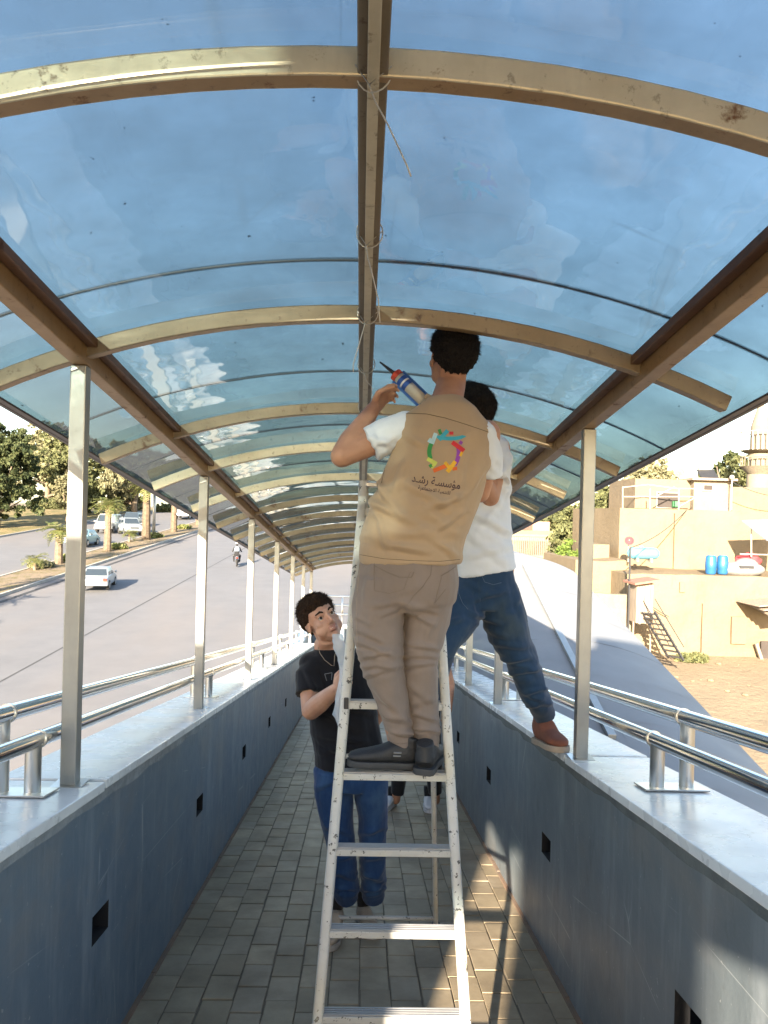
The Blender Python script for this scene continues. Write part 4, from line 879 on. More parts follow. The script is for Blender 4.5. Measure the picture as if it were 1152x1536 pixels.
def fade(c2, s=2.2, lo=.5, hi=.72, k=.7):
    def fn(t, col):
        col = t.mix(t.math('MULTIPLY', t.fr(t.noise(s, 4, .6), lo, hi), k), col, c2)
        return t.mix(t.math('MULTIPLY', t.fr(t.noise(60, 3, .7, sc=(1, 1, .3)), .5, .8), .35), col, c2)
    return fn
M['jeans'] = cloth('dark_blue_denim', (.012, .033, .075), (.018, .046, .095), 4, extra=fade((.055, .075, .08), 4.5)); M['jeansb'] = cloth('mid_blue_denim', (.012, .04, .12), (.018, .055, .15), 4, extra=fade((.05, .11, .21), 5.5))
M['blackshirt'] = cloth('black_cotton', (.005, .005, .008), (.01, .01, .013)); M['blacktr'] = cloth('black_trousers', (.012, .012, .013), (.02, .02, .022))
def plaid():
    t = NT('blue_plaid'); w1 = t.n('ShaderNodeTexWave', Scale=9.0, _bands_direction='X'); t.l(t.coord('World'), w1.inputs[0]); w2 = t.n('ShaderNodeTexWave', Scale=9.0, _bands_direction='Z'); t.l(t.coord('World'), w2.inputs[0])
    col = t.mix(t.math('MULTIPLY', t.fr(w1.outputs[1], .5, .6), .6), (.62, .64, .7), (.1, .16, .35)); col = t.mix(t.math('MULTIPLY', t.fr(w2.outputs[1], .5, .6), .6), col, (.12, .18, .38)); return t.done(col, .85)
M['plaid'] = plaid(); M['shoeb'] = simple('black_shoe', (.014, .015, .018), (.024, .026, .03), 14, .6, bumps=.4, bscale=120); M['soleb'] = simple('dark_grey_sole', (.05, .053, .058), (.033, .036, .04), 10, .7); M['soled'] = simple('worn_sole_patch', (.3, .3, .3), None, 10, .8)
M['shoer'] = simple('rust_suede', (.24, .085, .05), (.17, .06, .035), 14, .85, bumps=.4, bscale=90); M['soler'] = simple('tan_sole', (.42, .34, .27), (.3, .24, .19), 9, .8)
M['shoet'] = simple('tan_sneaker', (.52, .42, .31), (.38, .3, .22), 14, .85, bumps=.5, bscale=80); M['solet'] = simple('grey_rubber', (.42, .38, .33), (.3, .27, .24), 9, .8); M['shoew'] = simple('white_sneaker', (.7, .7, .7), (.6, .6, .6), 10, .6)
M['stitch'] = simple('stitching', (.12, .085, .05), None, 10, .9, bumps=0); M['stitch2'] = simple('jeans_stitching', (.10, .14, .2), None, 10, .9, bumps=0); M['stitchp'] = simple('trouser_stitching', (.19, .15, .115), None, 10, .9, bumps=0); M['stitchlt'] = simple('pale_stitching', (.36, .29, .22), None, 10, .9, bumps=0)
def remesh(mb, name, mats, parent, voxel=.006, smooth=4, fold=None, post=None, matfn=None):
    me = mb.mesh('tmp', mats); o = bpy.data.objects.new('tmp', me); COL.objects.link(o)
    r = o.modifiers.new('r', 'REMESH'); r.mode = 'VOXEL'; r.voxel_size = voxel
    s = o.modifiers.new('s', 'SMOOTH'); s.factor = .5; s.iterations = smooth
    dg = bpy.context.evaluated_depsgraph_get(); m2 = bpy.data.meshes.new_from_object(o.evaluated_get(dg), depsgraph=dg)
    bpy.data.objects.remove(o); bpy.data.meshes.remove(me); m2.name = name
    n = len(m2.vertices); co = np.empty(n*3); m2.vertices.foreach_get('co', co); co = co.reshape(-1, 3)
    if post: co = post(co)
    if fold:
        nr = np.empty(n*3); m2.vertices.foreach_get('normal', nr); nr = nr.reshape(-1, 3)
        h = np.array([fold(Vector(p)) for p in co]); co = co+nr*h[:, None]
    off = absloc(parent); co = co-np.array(off)
    m2.vertices.foreach_set('co', co.reshape(-1)); m2.materials.clear()
    for m in mats: m2.materials.append(m)
    mi = np.zeros(len(m2.polygons), int)
    if matfn:
        ce = np.empty(len(m2.polygons)*3); m2.polygons.foreach_get('center', ce); ce = ce.reshape(-1, 3)+np.array(off); mi = matfn(ce)
    m2.polygons.foreach_set('material_index', mi.astype(np.int32)); m2.polygons.foreach_set('use_smooth', [True]*len(m2.polygons)); m2.update()
    ob = bpy.data.objects.new(name, m2); COL.objects.link(ob); ob.parent = parent; return ob
def folds(base_amp, scale, creases=(), seed=0, lines=(), D=2.75):
    """creases: (point, radius, amplitude, axis vector, frequency)"""
    cr = [(Vector(p), r, a, Vector(ax).normalized(), f) for p, r, a, ax, f in creases]
    ln_ = []
    for q in lines:
        a_, b_ = at(q[0], q[1], D), at(q[2], q[3], D); ln_.append((a_, b_-a_, (b_-a_).length_squared, q[4], q[5]))
    def fn(p):
        wv = noise.noise_vector(p*3.1+Vector((seed, 0, 0)))*.25
        q = (p+wv*.3)*scale+Vector((seed*3.3, 1.7, 0)); n1 = noise.noise(Vector((q.x, q.y, q.z*.55)))
        h = base_amp*(1-2.4*abs(n1))
        h += base_amp*.5*noise.noise(q*2.3)
        pd = p*(D/max(.1, p.dot(FWD))) if ln_ else p     # folds lie on the side that faces the lane
        pd = pd+noise.noise_vector(p*9+Vector((seed, 2, 0)))*.012
        for a_, v_, l2, w_, am in ln_:
            t = max(0, min(1, (pd-a_).dot(v_)/l2)); dv = pd-(a_+v_*t); dd_ = dv.length
            if dd_ < w_*3.2:
                s_ = dd_/w_*(1 if dv.z > 0 else -1); tp = (1-(2*t-1)**4*.7)
                h += am*tp*(math.exp(-s_*s_*(1.2 if s_ > 0 else .8))-.55*math.exp(-(s_+1.5)**2*1.6))
        for c, r, a, ax, f in cr:
            d = (p-c); e = math.exp(-d.length_squared/(r*r))
            if e > .02:
                u = d.dot(ax)*f+2.2*noise.noise(p*7+Vector((seed, 5, 0)))+1.0*noise.noise(p*16)
                h += a*e*(math.sin(u)*.6+.4*math.sin(u*1.7+1.3))
        return h
    return fn
def hand(mb, wrist, dirv, palm, size=1.0, curl=(.5, .6, .7, .8), thumb_side=1, spread=.12, thumb_curl=.4):
    """dirv: wrist->knuckles, palm: palm normal (fingers curl that way)"""
    w = Vector(wrist); d = Vector(dirv).normalized(); p = Vector(palm); p = (p-d*p.dot(d)).normalized(); s = d.cross(p)*thumb_side
    k = size; pc = w+d*.048*k
    mb.loft([w-d*.02, w, w+d*.03*k, w+d*.07*k, w+d*.088*k], [(.027*k, .02*k), (.029*k, .019*k), (.038*k, .017*k), (.041*k, .0155*k), (.038*k, .012*k)], s, 14, round_ends=True)
    for i, (off, ln) in enumerate(((.030, .072), (.0105, .08), (-.0095, .074), (-.028, .058))):
        base = w+d*.082*k+s*off*k; c = curl[i]; a = s*(spread*(1.5-i)*.35)
        pts = [base-d*.03*k, base]; ang = c*.45; rr = [.0098*k, .0095*k]
        for j, f in enumerate((.46, .3, .24)):
            v = (d*math.cos(ang)+p*math.sin(ang)+a).normalized(); pts.append(pts[-1]+v*ln*f*k); rr.append((.0088-.0009*j)*k); ang += c*1.1
        mb.loft(pts, [(r, r) for r in rr], s, 10, round_ends=True)
    b = w+d*.02*k+s*.022*k; v1 = (d*.55+s*.75+p*.3).normalized(); v2 = (d*.85+s*(.35-thumb_curl*.4)+p*(.25+thumb_curl)).normalized()
    v3 = (d*.85+s*(.1-thumb_curl*.6)+p*(.2+thumb_curl*1.2)).normalized(); q1 = b+v1*.038*k; q2 = q1+v2*.034*k; q3 = q2+v3*.027*k
    mb.loft([b, q1, q2, q3], [(.015*k,)*2, (.0125*k,)*2, (.011*k,)*2, (.0092*k,)*2], p, 10, round_ends=True)
def head_frame(fwd, up):
    f = Vector(fwd).normalized(); u = Vector(up); u = (u-f*u.dot(f)).normalized(); x = f.cross(u); return Matrix((x, f, u)).transposed()
def head_geo(mb, c, H, s=1.0, chubby=0):
    P = lambda x, y, z: c+H@Vector((x, y, z))*s
    def E(x, y, z, r): mb.ell(P(x, y, z), [q*s for q in r], H, 20, 14)
    E(0, -.014, .034, (.0755, .094, .086)); E(0, .026, -.028, (.0635, .064, .088)); E(0, .03, -.076, (.050, .05, .036)); E(0, .068, -.1, (.019, .017, .015))
    if chubby:
        for q in (-1, 1): E(q*.04, .036, -.055, (.031, .038, .034))
        E(0, .045, -.092, (.036, .034, .024))
    for q in (-1, 1):
        E(q*.043, .054, -.024, (.022, .024, .022)); E(q*.042, .018, -.07, (.02, .035, .024)); E(q*.0125, .094, -.036, (.0085, .009, .0075))
        A = H@Matrix.Rotation(q*.35, 3, 'Z'); mb.ell(P(q*.0795, -.006, -.004), (.0065*s, .018*s, .031*s), A, 12, 10); mb.ell(P(q*.083, -.013, .008), (.008*s, .009*s, .018*s), A, 10, 8)
    mb.loft([P(-.05, .062, .024), P(-.028, .083, .027), P(0, .086, .02), P(.028, .083, .027), P(.05, .062, .024)], [(.009*s,)*2]*5, H@Vector((0, 1, 0)), 8)
    mb.loft([P(0, .08, .018), P(0, .098, -.012), P(0, .108, -.032), P(0, .1, -.041)], [(.0075*s,)*2, (.009*s,)*2, (.0125*s, .0115*s), (.008*s,)*2], H@Vector((1, 0, 0)), 10, round_ends=True)
    for z, y, r in ((-.060, .089, .0065), (-.0725, .0875, .0075)):
        mb.loft([P(-.024, y-.014, z-.001), P(-.012, y-.002, z+.001), P(0, y+.001, z), P(.012, y-.002, z+.001), P(.024, y-.014, z-.001)], [(r*.5*s,)*2, (r*s,)*2, (r*s,)*2, (r*s,)*2, (r*.5*s,)*2], H@Vector((0, 1, 0)), 8, round_ends=True)
    for q in (-1, 1):   # lids
        mb.loft([P(q*.017, .079, .003), P(q*.027, .0855, .011), P(q*.038, .082, .011), P(q*.048, .07, .003)], [(.0038*s,)*2]*4, H@Vector((0, 1, 0)), 7)
        mb.loft([P(q*.018, .079, -.001), P(q*.031, .082, -.007), P(q*.047, .07, -.001)], [(.0035*s,)*2]*3, H@Vector((0, 1, 0)), 7)
def face_bits(c, H, parent, s=1.0, brow=None, smile=False):
    P = lambda x, y, z: c+H@Vector((x, y, z))*s
    for q in (-1, 1):
        m = MB(); m.ell(P(q*.0325, .0712, .002), (.0125*s,)*3, H, 16, 12); e = m.build('eye', M['eyew'], parent, smooth=True)
        m = MB(); m.ell(P(q*.0325+.001, .0803, .0025), (.0074*s, .0046*s, .0074*s), H, 14, 8); m.build('iris', M['iris'], e, smooth=True)
        m = MB(); m.loft([P(q*.014, .090, .0215), P(q*.03, .0905, .029), P(q*.05, .073, .0255)], [(.0022*s, .0042*s), (.0026*s, .0056*s), (.0012*s, .003*s)], H@Vector((0, 1, 0)), 8, round_ends=True); m.build('eyebrow', brow or M['hair'], parent, smooth=True)
        m = MB(); m.loft([P(q*.0185, .083, .0045), P(q*.03, .0875, .0088), P(q*.046, .0745, .0045)], [(.0012*s,)*2]*3, H@Vector((0, 1, 0)), 6); m.build('lash_line', brow or M['hair'], parent, smooth=True)
    m = MB(); m.loft([P(-.019, .0845, -.0665), P(-.009, .0915, -.066), P(.009, .0915, -.066), P(.019, .0845, -.0665)], [(.002*s, .001*s), (.002*s, .002*s), (.002*s, .002*s), (.002*s, .001*s)], H@Vector((0, 1, 0)), 8, round_ends=True); m.build('mouth_line', M['teeth'] if smile else M['lip'], parent, smooth=True)
def hair_geo(c, H, parent, mat, s=1.0, thick=.016, low=-.055, front=.052, seed=0, side_low=-.012):
    """closed shell that rises out of the scalp only where hair grows"""
    vs = []; fs = []; nu, nv = 150, 110; rnd = random.Random(seed)
    for j in range(nv+1):
        th = math.pi*j/nv
        for i in range(nu):
            ph = 2*math.pi*i/nu; d = Vector((math.sin(th)*math.sin(ph), math.sin(th)*math.cos(ph), math.cos(th)))   # ph=0 forward
            b = Vector((d.x*.0755, d.y*.094, d.z*.086))+Vector((0, -.014, .034))
            f = math.cos(ph)        # 1 front, -1 back
            if f > .55: line = front-.010*max(0, abs(math.sin(ph))-.7)
            elif f > -.25: t = ((f+.25)/.8)**1.6; line = side_low*(1-t)+front*t
            else: t = min(1, (-f-.25)/.4); line = side_low*(1-t)+low*t
            line += .010*noise.noise(Vector((ph*2.3, seed, 0)))+.003*noise.noise(Vector((ph*9, seed, 4)))
            k = (b.z-line)/.022; k = max(-1, min(1, k)); tz = thick*(.55+.6*max(0, min(1, (b.z-.0)/.1)))
            r = tz*k if k > 0 else .02*k
            nz = .0045*noise.noise(d*7+Vector((seed, 0, 0)))+.003*noise.noise(Vector((d.x*34, d.y*34, d.z*12)))
            if k > 0: r += 1.5*nz*min(1, k*1.5)+.0028*rnd.uniform(-1, 1)
            dn = Vector((d.x/.0755, d.y/.094, d.z/.086)).normalized(); vs.append(c+H@(b+dn*r)*s)
    for j in range(nv):
        for i in range(nu): a = j*nu+i; b_ = j*nu+(i+1) % nu; fs.append((a, a+nu, b_+nu, b_))
    m = MB(); m.add(vs, fs)
    # short strands lifting off the shell
    base = list(vs); nst = 4200
    for _ in range(nst):
        j = int(rnd.triangular(0, nv*.62, nv*.25)); i = rnd.randrange(nu); v = Vector(base[j*nu+i]); q = H.transposed()@(v-c)/s; d0 = (q-Vector((0, -.014, .034)))
        rr = Vector((d0.x/.0755, d0.y/.094, d0.z/.086)).length
        if rr < 1.06: continue
        out = (H@d0).normalized(); tg = (H@Vector((rnd.uniform(-.5, .5), .25, -.3))).normalized(); ln = rnd.uniform(.008, .02)*s; sd = out.cross(tg).normalized()*.0011
        p0 = v-out*.003; p1 = v+(out*.8+tg*.7).normalized()*ln; m.add([p0-sd, p0+sd, p1], [(0, 1, 2)])
    return m.build('hair', mat, parent, smooth=True)
def shoe(parent, heel, toe, up, mat, sole, ln=.28, wd=.095, name='shoe', laces=None, high=.0, sock=True):
    """heel/toe: world points of sole bottom centre; ln unused if points given"""
    h, t = Vector(heel), Vector(toe); d = (t-h); n = d.length; d.normalize(); u = Vector(up); u = (u-d*u.dot(d)).normalized(); s = d.cross(u)
    k = n/.28; m = MB(); P = lambda a, z: h+d*a*n+u*z*k
    prof = [(0.0, .036, .024, .04+high), (.04, .042, .040, .055+high), (.18, .043, .044, .066+high), (.36, .038, .043, .066+high*.7), (.52, .032, .046, .054), (.7, .026, .05, .042), (.86, .022, .046, .034), (.96, .018, .033, .026), (1.0, .015, .018, .016)]
    m.loft([P(a, .022+hh*.55) for a, _, w, hh in prof], [(w*k, hh*.62*k) for a, _, w, hh in prof], s, 18, round_ends=False, power=2.4)
    m.loft([P(.08, .05), P(.1, .1+high), P(.09, .115+high)], [(.036*k, .045*k), (.036*k, .043*k), (.037*k, .045*k)], s, 16)
    up_ = remesh(m, name, [mat], parent, .005, 3)
    if sock:
        m = MB(); m.loft([P(.12, .03), P(.125, .09+high), P(.12, .135+high), P(.12, .175+high)], [(.034*k, .046*k), (.035*k, .047*k), (.040*k, .049*k), (.040*k, .047*k)], s, 16); m.build('sock', M['blacktr'], up_, smooth=True)
    m = MB(); pr = [(-.015, .030), (.03, .043), (.2, .046), (.38, .043), (.55, .049), (.72, .0535), (.88, .048), (.97, .034), (1.015, .012)]
    vs = []; N = len(pr)
    for lay, z in enumerate((0, .004, .022, .026)):
        sh = (.94, 1.0, 1.0, .97)[lay]
        ring = [P(a, z)+s*w*sh*k for a, w in pr]+[P(a, z)-s*w*sh*k for a, w in reversed(pr)]; vs += ring
    R_ = 2*N; fs = [(l*R_+i, l*R_+(i+1) % R_, (l+1)*R_+(i+1) % R_, (l+1)*R_+i) for l in range(3) for i in range(R_)]+[tuple(range(R_))[::-1], tuple(3*R_+i for i in range(R_))]
    m.add(vs, fs); so = m.build('sole', sole, up_); auto_smooth(so, .8)
    if laces:
        for a in (.34, .42, .5, .58):
            m = MB(); hh = .022+(.062-(a-.3)*.075)*1.17+.001; m.loft([P(a-.01, hh-.014)-s*.03*k, P(a, hh+.003)-s*.012*k, P(a+.012, hh+.002)+s*.012*k, P(a+.02, hh-.014)+s*.03*k], [(.0035, .0035)]*4, u, 6, round_ends=True); m.build('lace', laces, up_, smooth=True)
    return up_
def ray_hit(bvh, px, py):
    d = at(px, py, 1.0).normalized(); h = bvh.ray_cast(Vector((0, 0, 0)), d); return h
def bvh_of(o):
    off = absloc(o); me = o.data; return BVHTree.FromPolygons([v.co+off for v in me.vertices], [tuple(p.vertices) for p in me.polygons])
def stitch(bvh, pts, name, mat, parent, r=.0013, lift=.0004, sub=14):
    """a raised seam laid along the garment surface"""
    P = []
    for (a, b) in zip(pts[:-1], pts[1:]):
        for k in range(sub): t = k/sub; P.append((a[0]+(b[0]-a[0])*t, a[1]+(b[1]-a[1])*t))
    P.append(pts[-1]); W = []
    for q in P:
        h = ray_hit(bvh, *q)
        if h[0] is not None and (not W or (h[0]-W[-1]).length < .06): W.append(h[0]+h[1]*lift)
    if len(W) < 3: return
    m = MB(); m.tube(W, r, 5); return m.build(name, mat, parent, smooth=True)
def stamp(bvh, verts, faces, mat, name, parent, lift=.0016):
    """print on cloth: 2-D outline (pixel units on the garment) laid on the surface"""
    vs = []; ok = []
    for q in verts:
        h = ray_hit(bvh, *q)
        if h[0] is None: vs.append(Vector((0, 0, 0))); ok.append(False)
        else:
            n = h[1] if h[1].dot(h[0]) < 0 else -h[1]; vs.append(h[0]+n*lift); ok.append(True)
    fs = [f for f in faces if all(ok[i] for i in f)]; m = MB(); m.add(vs, fs); return m.build(name, mat, parent)
def V3(px, py, D): return at(px, py, D)
Zv = Vector((0, 0, 1)); side_x = (1, 0, 0)
# ---------------------------------------------------------------- MAN IN THE SAND VEST
man = empty('person', V3(605, 1168, 2.84), 'man in sand-coloured vest with colourful ring emblem standing on the white ladder', 'person')
HC = V3(677, 540, 2.95); HH = head_frame((-.30, .88, .30), (.06, -.25, 1))
LS, RS = V3(606, 640, 2.87), V3(731, 650, 2.87); LE, LWr = V3(513, 684, 2.80), V3(560, 613, 2.92); RE, RW = V3(719, 738, 2.96), V3(665, 640, 3.12)
hipL, hipR = V3(573, 868, 2.83), V3(648, 868, 2.87); knL, knR = V3(573, 990, 2.80), V3(630, 992, 2.84); anL, anR = V3(601, 1130, 2.86), V3(641, 1130, 2.86)
chest, waist, pelv = V3(664, 690, 2.87), V3(624, 780, 2.83), V3(612, 855, 2.84)
b = MB(); head_geo(b, HC, HH, 1.0)
b.loft([HC+HH@Vector((0, -.02, -.03)), HC+HH@Vector((0, -.028, -.09)), V3(668, 610, 2.88), V3(666, 632, 2.87)], [(.056, .06), (.056, .058), (.062, .06), (.10, .06)], side_x, 18)
b.loft([V3(666, 622, 2.87), V3(668, 650, 2.87), chest, waist, pelv, V3(612, 880, 2.85)], [(.09, .06), (.165, .09), (.165, .105), (.14, .1), (.155, .105), (.14, .09)], side_x, 22, round_ends=True)
b.loft([LS+Vector((.02, 0, 0)), V3(560, 664, 2.84), LE], [(.05, .052), (.047, .05), (.042, .044)], Zv, 14, round_ends=True); b.loft([LE, LE.lerp(LWr, .3), LE.lerp(LWr, .65), LWr], [(.043, .044), (.047, .05), (.037, .038), (.027, .029)], Zv, 14, round_ends=True)
b.loft([RS, V3(728, 700, 2.92), RE], [(.05, .052), (.045, .048), (.041, .042)], side_x, 14, round_ends=True); b.loft([RE, RE.lerp(RW, .35), RW], [(.042, .043), (.043, .045), (.027, .029)], side_x, 14, round_ends=True)
hand(b, LWr, V3(583, 586, 2.99)-LWr, (.75, -.35, -.1), .98, (.7, .75, .85, .95), -1, .1, .5)
hand(b, RW, V3(645, 608, 3.10)-RW, (-.5, -.5, .5), .98, (1.1, 1.15, 1.2, 1.2), 1)
for hp, kn, an in ((hipL, knL, anL), (hipR, knR, anR)): b.loft([hp, kn, an, an-Zv*.05], [(.075, .08), (.052, .055), (.036, .04), (.035, .05)], side_x, 14, round_ends=True)
remesh(b, 'body', [M['skin']], man, .0055, 3)
face_bits(HC, HH, man, 1.0); hair_geo(HC, HH, man, M['hair'], 1.0, .017, -.052, .05, 3, -.018)
# t-shirt
t = MB(); t.loft([V3(667, 606, 2.885), V3(667, 622, 2.87), V3(668, 650, 2.87), chest], [(.066, .066), (.1, .075), (.168, .095), (.168, .11)], side_x, 22, round_ends=False)
t.ell(RS-Vector((.014, 0, .006)), (.058, .062, .055)); t.ell(LS+Vector((.01, 0, 0)), (.062, .066, .06)); t.loft([LS+Vector((.03, 0, 0)), V3(583, 652, 2.85), V3(556, 666, 2.84)], [(.062, .064), (.064, .066), (.066, .07)], Zv, 18); t.loft([RS-Vector((.02, 0, 0)), V3(731, 684, 2.89), V3(728, 708, 2.92)], [(.062, .064), (.06, .066), (.064, .068)], side_x, 18)
cr = [(V3(575, 668, 2.82), .06, .005, (1, 0, .4), 110), (V3(733, 690, 2.85), .06, .004, (.3, 0, 1), 110)]
remesh(t, 't_shirt', [M['tee']], man, .005, 3, folds(.004, 9, cr, 2, [(540, 655, 590, 668, .012, .008), (548, 672, 592, 655, .012, .007), (722, 680, 742, 702, .012, .006), (715, 700, 742, 690, .012, .006)], 2.78))
# vest
v = MB()
prof = [((667, 603), (.07, .066), 2.88), ((668, 614), (.112, .085), 2.87), ((668, 630), (.155, .1), 2.868), ((665, 655), (.175, .117), 2.865), ((657, 700), (.183, .127), 2.86), ((642, 740), (.188, .128), 2.85), ((626, 780), (.187, .128), 2.845), ((617, 815), (.187, .13), 2.845), ((615, 838), (.186, .13), 2.845), ((615, 844), (.183, .128), 2.845)]
v.loft([V3(p[0], p[1], D) for p, r, D in prof], [r for p, r, D in prof], side_x, 30, power=2.3)
v.ell(V3(616, 640, 2.87), (.05, .065, .045)); v.ell(V3(721, 650, 2.87), (.05, .065, .045))
cr = [(V3(640, 775, 2.75), .11, .009, (.5, 0, 1), 55), (V3(570, 735, 2.75), .09, .0065, (.7, 0, -.9), 60), (V3(690, 745, 2.75), .09, .0065, (-.4, 0, 1), 60), (V3(600, 640, 2.8), .05, .004, (1, 0, 1), 80), (V3(620, 825, 2.72), .09, .004, (.15, 0, 1), 60), (V3(560, 800, 2.75), .07, .006, (.2, 0, 1), 70), (V3(665, 690, 2.74), .10, .0035, (1, 0, .35), 45)]
vest = remesh(v, 'vest', [M['vest']], man, .0055, 4, folds(.006, 6, cr, 5, [(545, 745, 640, 792, .016, 0.0165), (560, 715, 606, 775, .013, 0.0135), (560, 796, 685, 800, .02, .009), (640, 762, 696, 742, .013, 0.0135), (545, 805, 640, 828, .015, 0.0120), (700, 762, 650, 795, .014, 0.0135), (738, 680, 702, 742, .013, 0.0120), (598, 645, 640, 668, .013, 0.0090), (560, 757, 585, 832, .013, 0.0105), (600, 720, 690, 770, .018, 0.0090), (610, 690, 590, 740, .014, 0.0090), (650, 810, 688, 836, .013, 0.0105), (700, 680, 690, 730, .014, 0.0075)])); BV = bvh_of(vest)
stitch(BV, [(594, 624), (612, 620), (640, 621), (668, 627), (700, 637), (738, 650)], 'yoke_seam', M['stitch'], vest, .0012)
stitch(BV, [(540, 832), (575, 838), (620, 841), (660, 842), (690, 839)], 'hem_stitch', M['stitch'], vest, .0010)
stitch(BV, [(590, 640), (586, 670), (578, 700), (572, 725)], 'armhole_seam', M['stitch'], vest, .0011)
m = MB(); m.loft([V3(639, 594, 2.87), V3(654, 601, 2.82), V3(672, 603, 2.81), V3(690, 600, 2.85)], [(.004, .012)]*4, (0, 1, 0), 8, round_ends=True); m.build('collar_edge', M['vest'], man, smooth=True)
# trousers
def leg_loft(mb, pts, extra=0): mb.loft([V3(x, y, D) for x, y, D, a, b_ in pts], [(a, b_) for x, y, D, a, b_ in pts], side_x, 20)
p_ = MB(); p_.loft([V3(614, 832, 2.84), V3(613, 850, 2.84), V3(611, 875, 2.845), V3(611, 900, 2.85), V3(611, 915, 2.85)], [(.172, .115), (.178, .122), (.187, .132), (.178, .13), (.15, .1)], side_x, 26, power=2.3, round_ends=False)
leg_loft(p_, [(571, 868, 2.835, .088, .115), (568, 905, 2.83, .093, .12), (566, 940, 2.82, .09, .11), (570, 975, 2.80, .083, .095), (577, 1010, 2.80, .069, .082), (588, 1050, 2.815, .056, .073), (597, 1085, 2.84, .051, .067), (602, 1108, 2.86, .051, .066), (603, 1120, 2.865, .047, .062)])
leg_loft(p_, [(650, 868, 2.87, .088, .115), (643, 905, 2.865, .088, .118), (637, 940, 2.86, .08, .11), (631, 975, 2.845, .070, .09), (630, 1010, 2.84, .062, .08), (633, 1050, 2.85, .056, .073), (637, 1085, 2.86, .051, .067), (639, 1108, 2.865, .05, .065), (640, 1122, 2.865, .048, .064)])
cr = [(V3(563, 985, 2.75), .075, .0075, (.25, 0, 1), 75), (V3(628, 975, 2.78), .06, .007, (-.2, 0, 1), 80), (V3(600, 1098, 2.8), .06, .0065, (.3, 0, 1), 95), (V3(640, 1100, 2.8), .06, .006, (-.2, 0, 1), 95), (V3(612, 915, 2.75), .06, .007, (.7, 0, 1), 75), (V3(600, 890, 2.75), .08, .005, (-.4, 0, 1), 60), (V3(645, 905, 2.75), .06, .005, (.5, 0, 1), 70), (V3(585, 1050, 2.78), .06, .005, (.5, 0, 1), 60)]
trs = remesh(p_, 'trousers', [M['trous']], man, .0055, 3, folds(.006, 8, cr, 9, [(535, 945, 578, 962, .011, .009), (536, 962, 592, 984, .011, .010), (537, 988, 586, 975, .010, .009), (540, 997, 596, 1001, .010, .009), (546, 1013, 592, 1003, .01, .008), (560, 908, 608, 899, .012, .010), (572, 924, 606, 905, .01, .008), (612, 905, 658, 918, .011, .009), (612, 916, 652, 938, .01, .008), (600, 963, 656, 972, .011, .010), (602, 984, 656, 986, .01, .010), (603, 1001, 652, 995, .01, .008), (578, 1072, 618, 1086, .011, .010), (580, 1094, 621, 1101, .009, .009), (620, 1068, 656, 1080, .011, .009), (620, 1090, 659, 1099, .009, .009), (560, 1022, 600, 1078, .013, .007), (610, 1020, 652, 1055, .014, .006), (615, 1060, 650, 1045, .012, .006), (548, 870, 556, 935, .013, .005), (655, 925, 640, 955, .012, .006), (535, 925, 560, 940, .01, .006)])); BT = bvh_of(trs)
stitch(BT, [(562, 841), (561, 862), (562, 886), (584, 890), (606, 884), (611, 868), (616, 858)], 'back_pocket', M['stitchp'], trs, .0011)
stitch(BT, [(561, 848), (580, 858), (600, 866), (617, 866), (621, 858)], 'pocket_opening', M['stitchp'], trs, .0016)
stitch(BT, [(661, 864), (672, 858), (683, 850)], 'pocket_opening', M['stitchp'], trs, .0016); stitch(BT, [(662, 866), (652, 905), (668, 884)], 'back_pocket', M['stitchp'], trs, .0011)
stitch(BT, [(648, 846), (646, 862), (634, 880), (620, 894), (611, 908)], 'seat_seam', M['stitchp'], trs, .0014); stitch(BT, [(540, 845), (536, 890), (534, 930), (537, 975)], 'side_seam', M['stitchlt'], trs, .001)
stitch(BT, [(583, 1112), (600, 1116), (619, 1113)], 'leg_hem', M['stitchp'], trs, .001)
# shoes
zr = -.953+.018
def onz(px, D, z=zr): q = at(px, 768, D); return Vector((q.x, q.y, z))
shoe(man, onz(634, 2.83), onz(532, 2.80)+Vector((0, 0, .012)), Zv, M['shoeb'], M['soleb'], high=.01, sock=False)
shoe(man, onz(645, 2.74), onz(664, 2.98), Zv, M['shoeb'], M['soleb'], high=.012, sock=False)
for (x, y, w_, h_) in ((602, 1148, .012, .006), (598, 1142, .008, .0035)):
    pass
# emblem: arcs in a ring, and lettering below
def arcstrip(cx, cy, rx, ry, a0, a1, w, mat, name='emblem_arc'):
    n = 10; vs = []
    for k in range(n+1):
        a = rad(a0+(a1-a0)*k/n)
        for q in (-1, 1): vs.append((cx+(rx+q*w/2)*math.cos(a), cy-(ry+q*w/2)*math.sin(a)))
    stamp(BV, vs, [(2*k, 2*k+1, 2*k+3, 2*k+2) for k in range(n)], mat, name, vest)
def blob(x, y, w, h, ang, mat, name='emblem_piece'):
    a = rad(ang); ca, sa = math.cos(a), math.sin(a); vs = []
    for i in range(5):
        for j in range(3): u, q = (i/4-.5)*w, (j/2-.5)*h; vs.append((x+u*ca-q*sa, y+u*sa+q*ca))
    stamp(BV, vs, [(i*3+j, i*3+j+1, (i+1)*3+j+1, (i+1)*3+j) for i in range(4) for j in range(2)], mat, name, vest, .0021)
def ink(name, c): return simple(name, c, None, 30, .7, bumps=0)
K = dict(teal=ink('teal_print', (.04, .35, .45)), red=ink('red_print', (.6, .02, .03)), green=ink('green_print', (.03, .26, .06)), purple=ink('purple_print', (.28, .05, .4)), orange=ink('orange_print', (.7, .13, .02)), yellow=ink('yellow_print', (.75, .42, .02)), lime=ink('lime_print', (.55, .62, .12)), ltblue=ink('pale_blue_print', (.4, .62, .68)), brown=ink('dark_brown_print', (.05, .02, .03)))
cx, cy = 667, 677
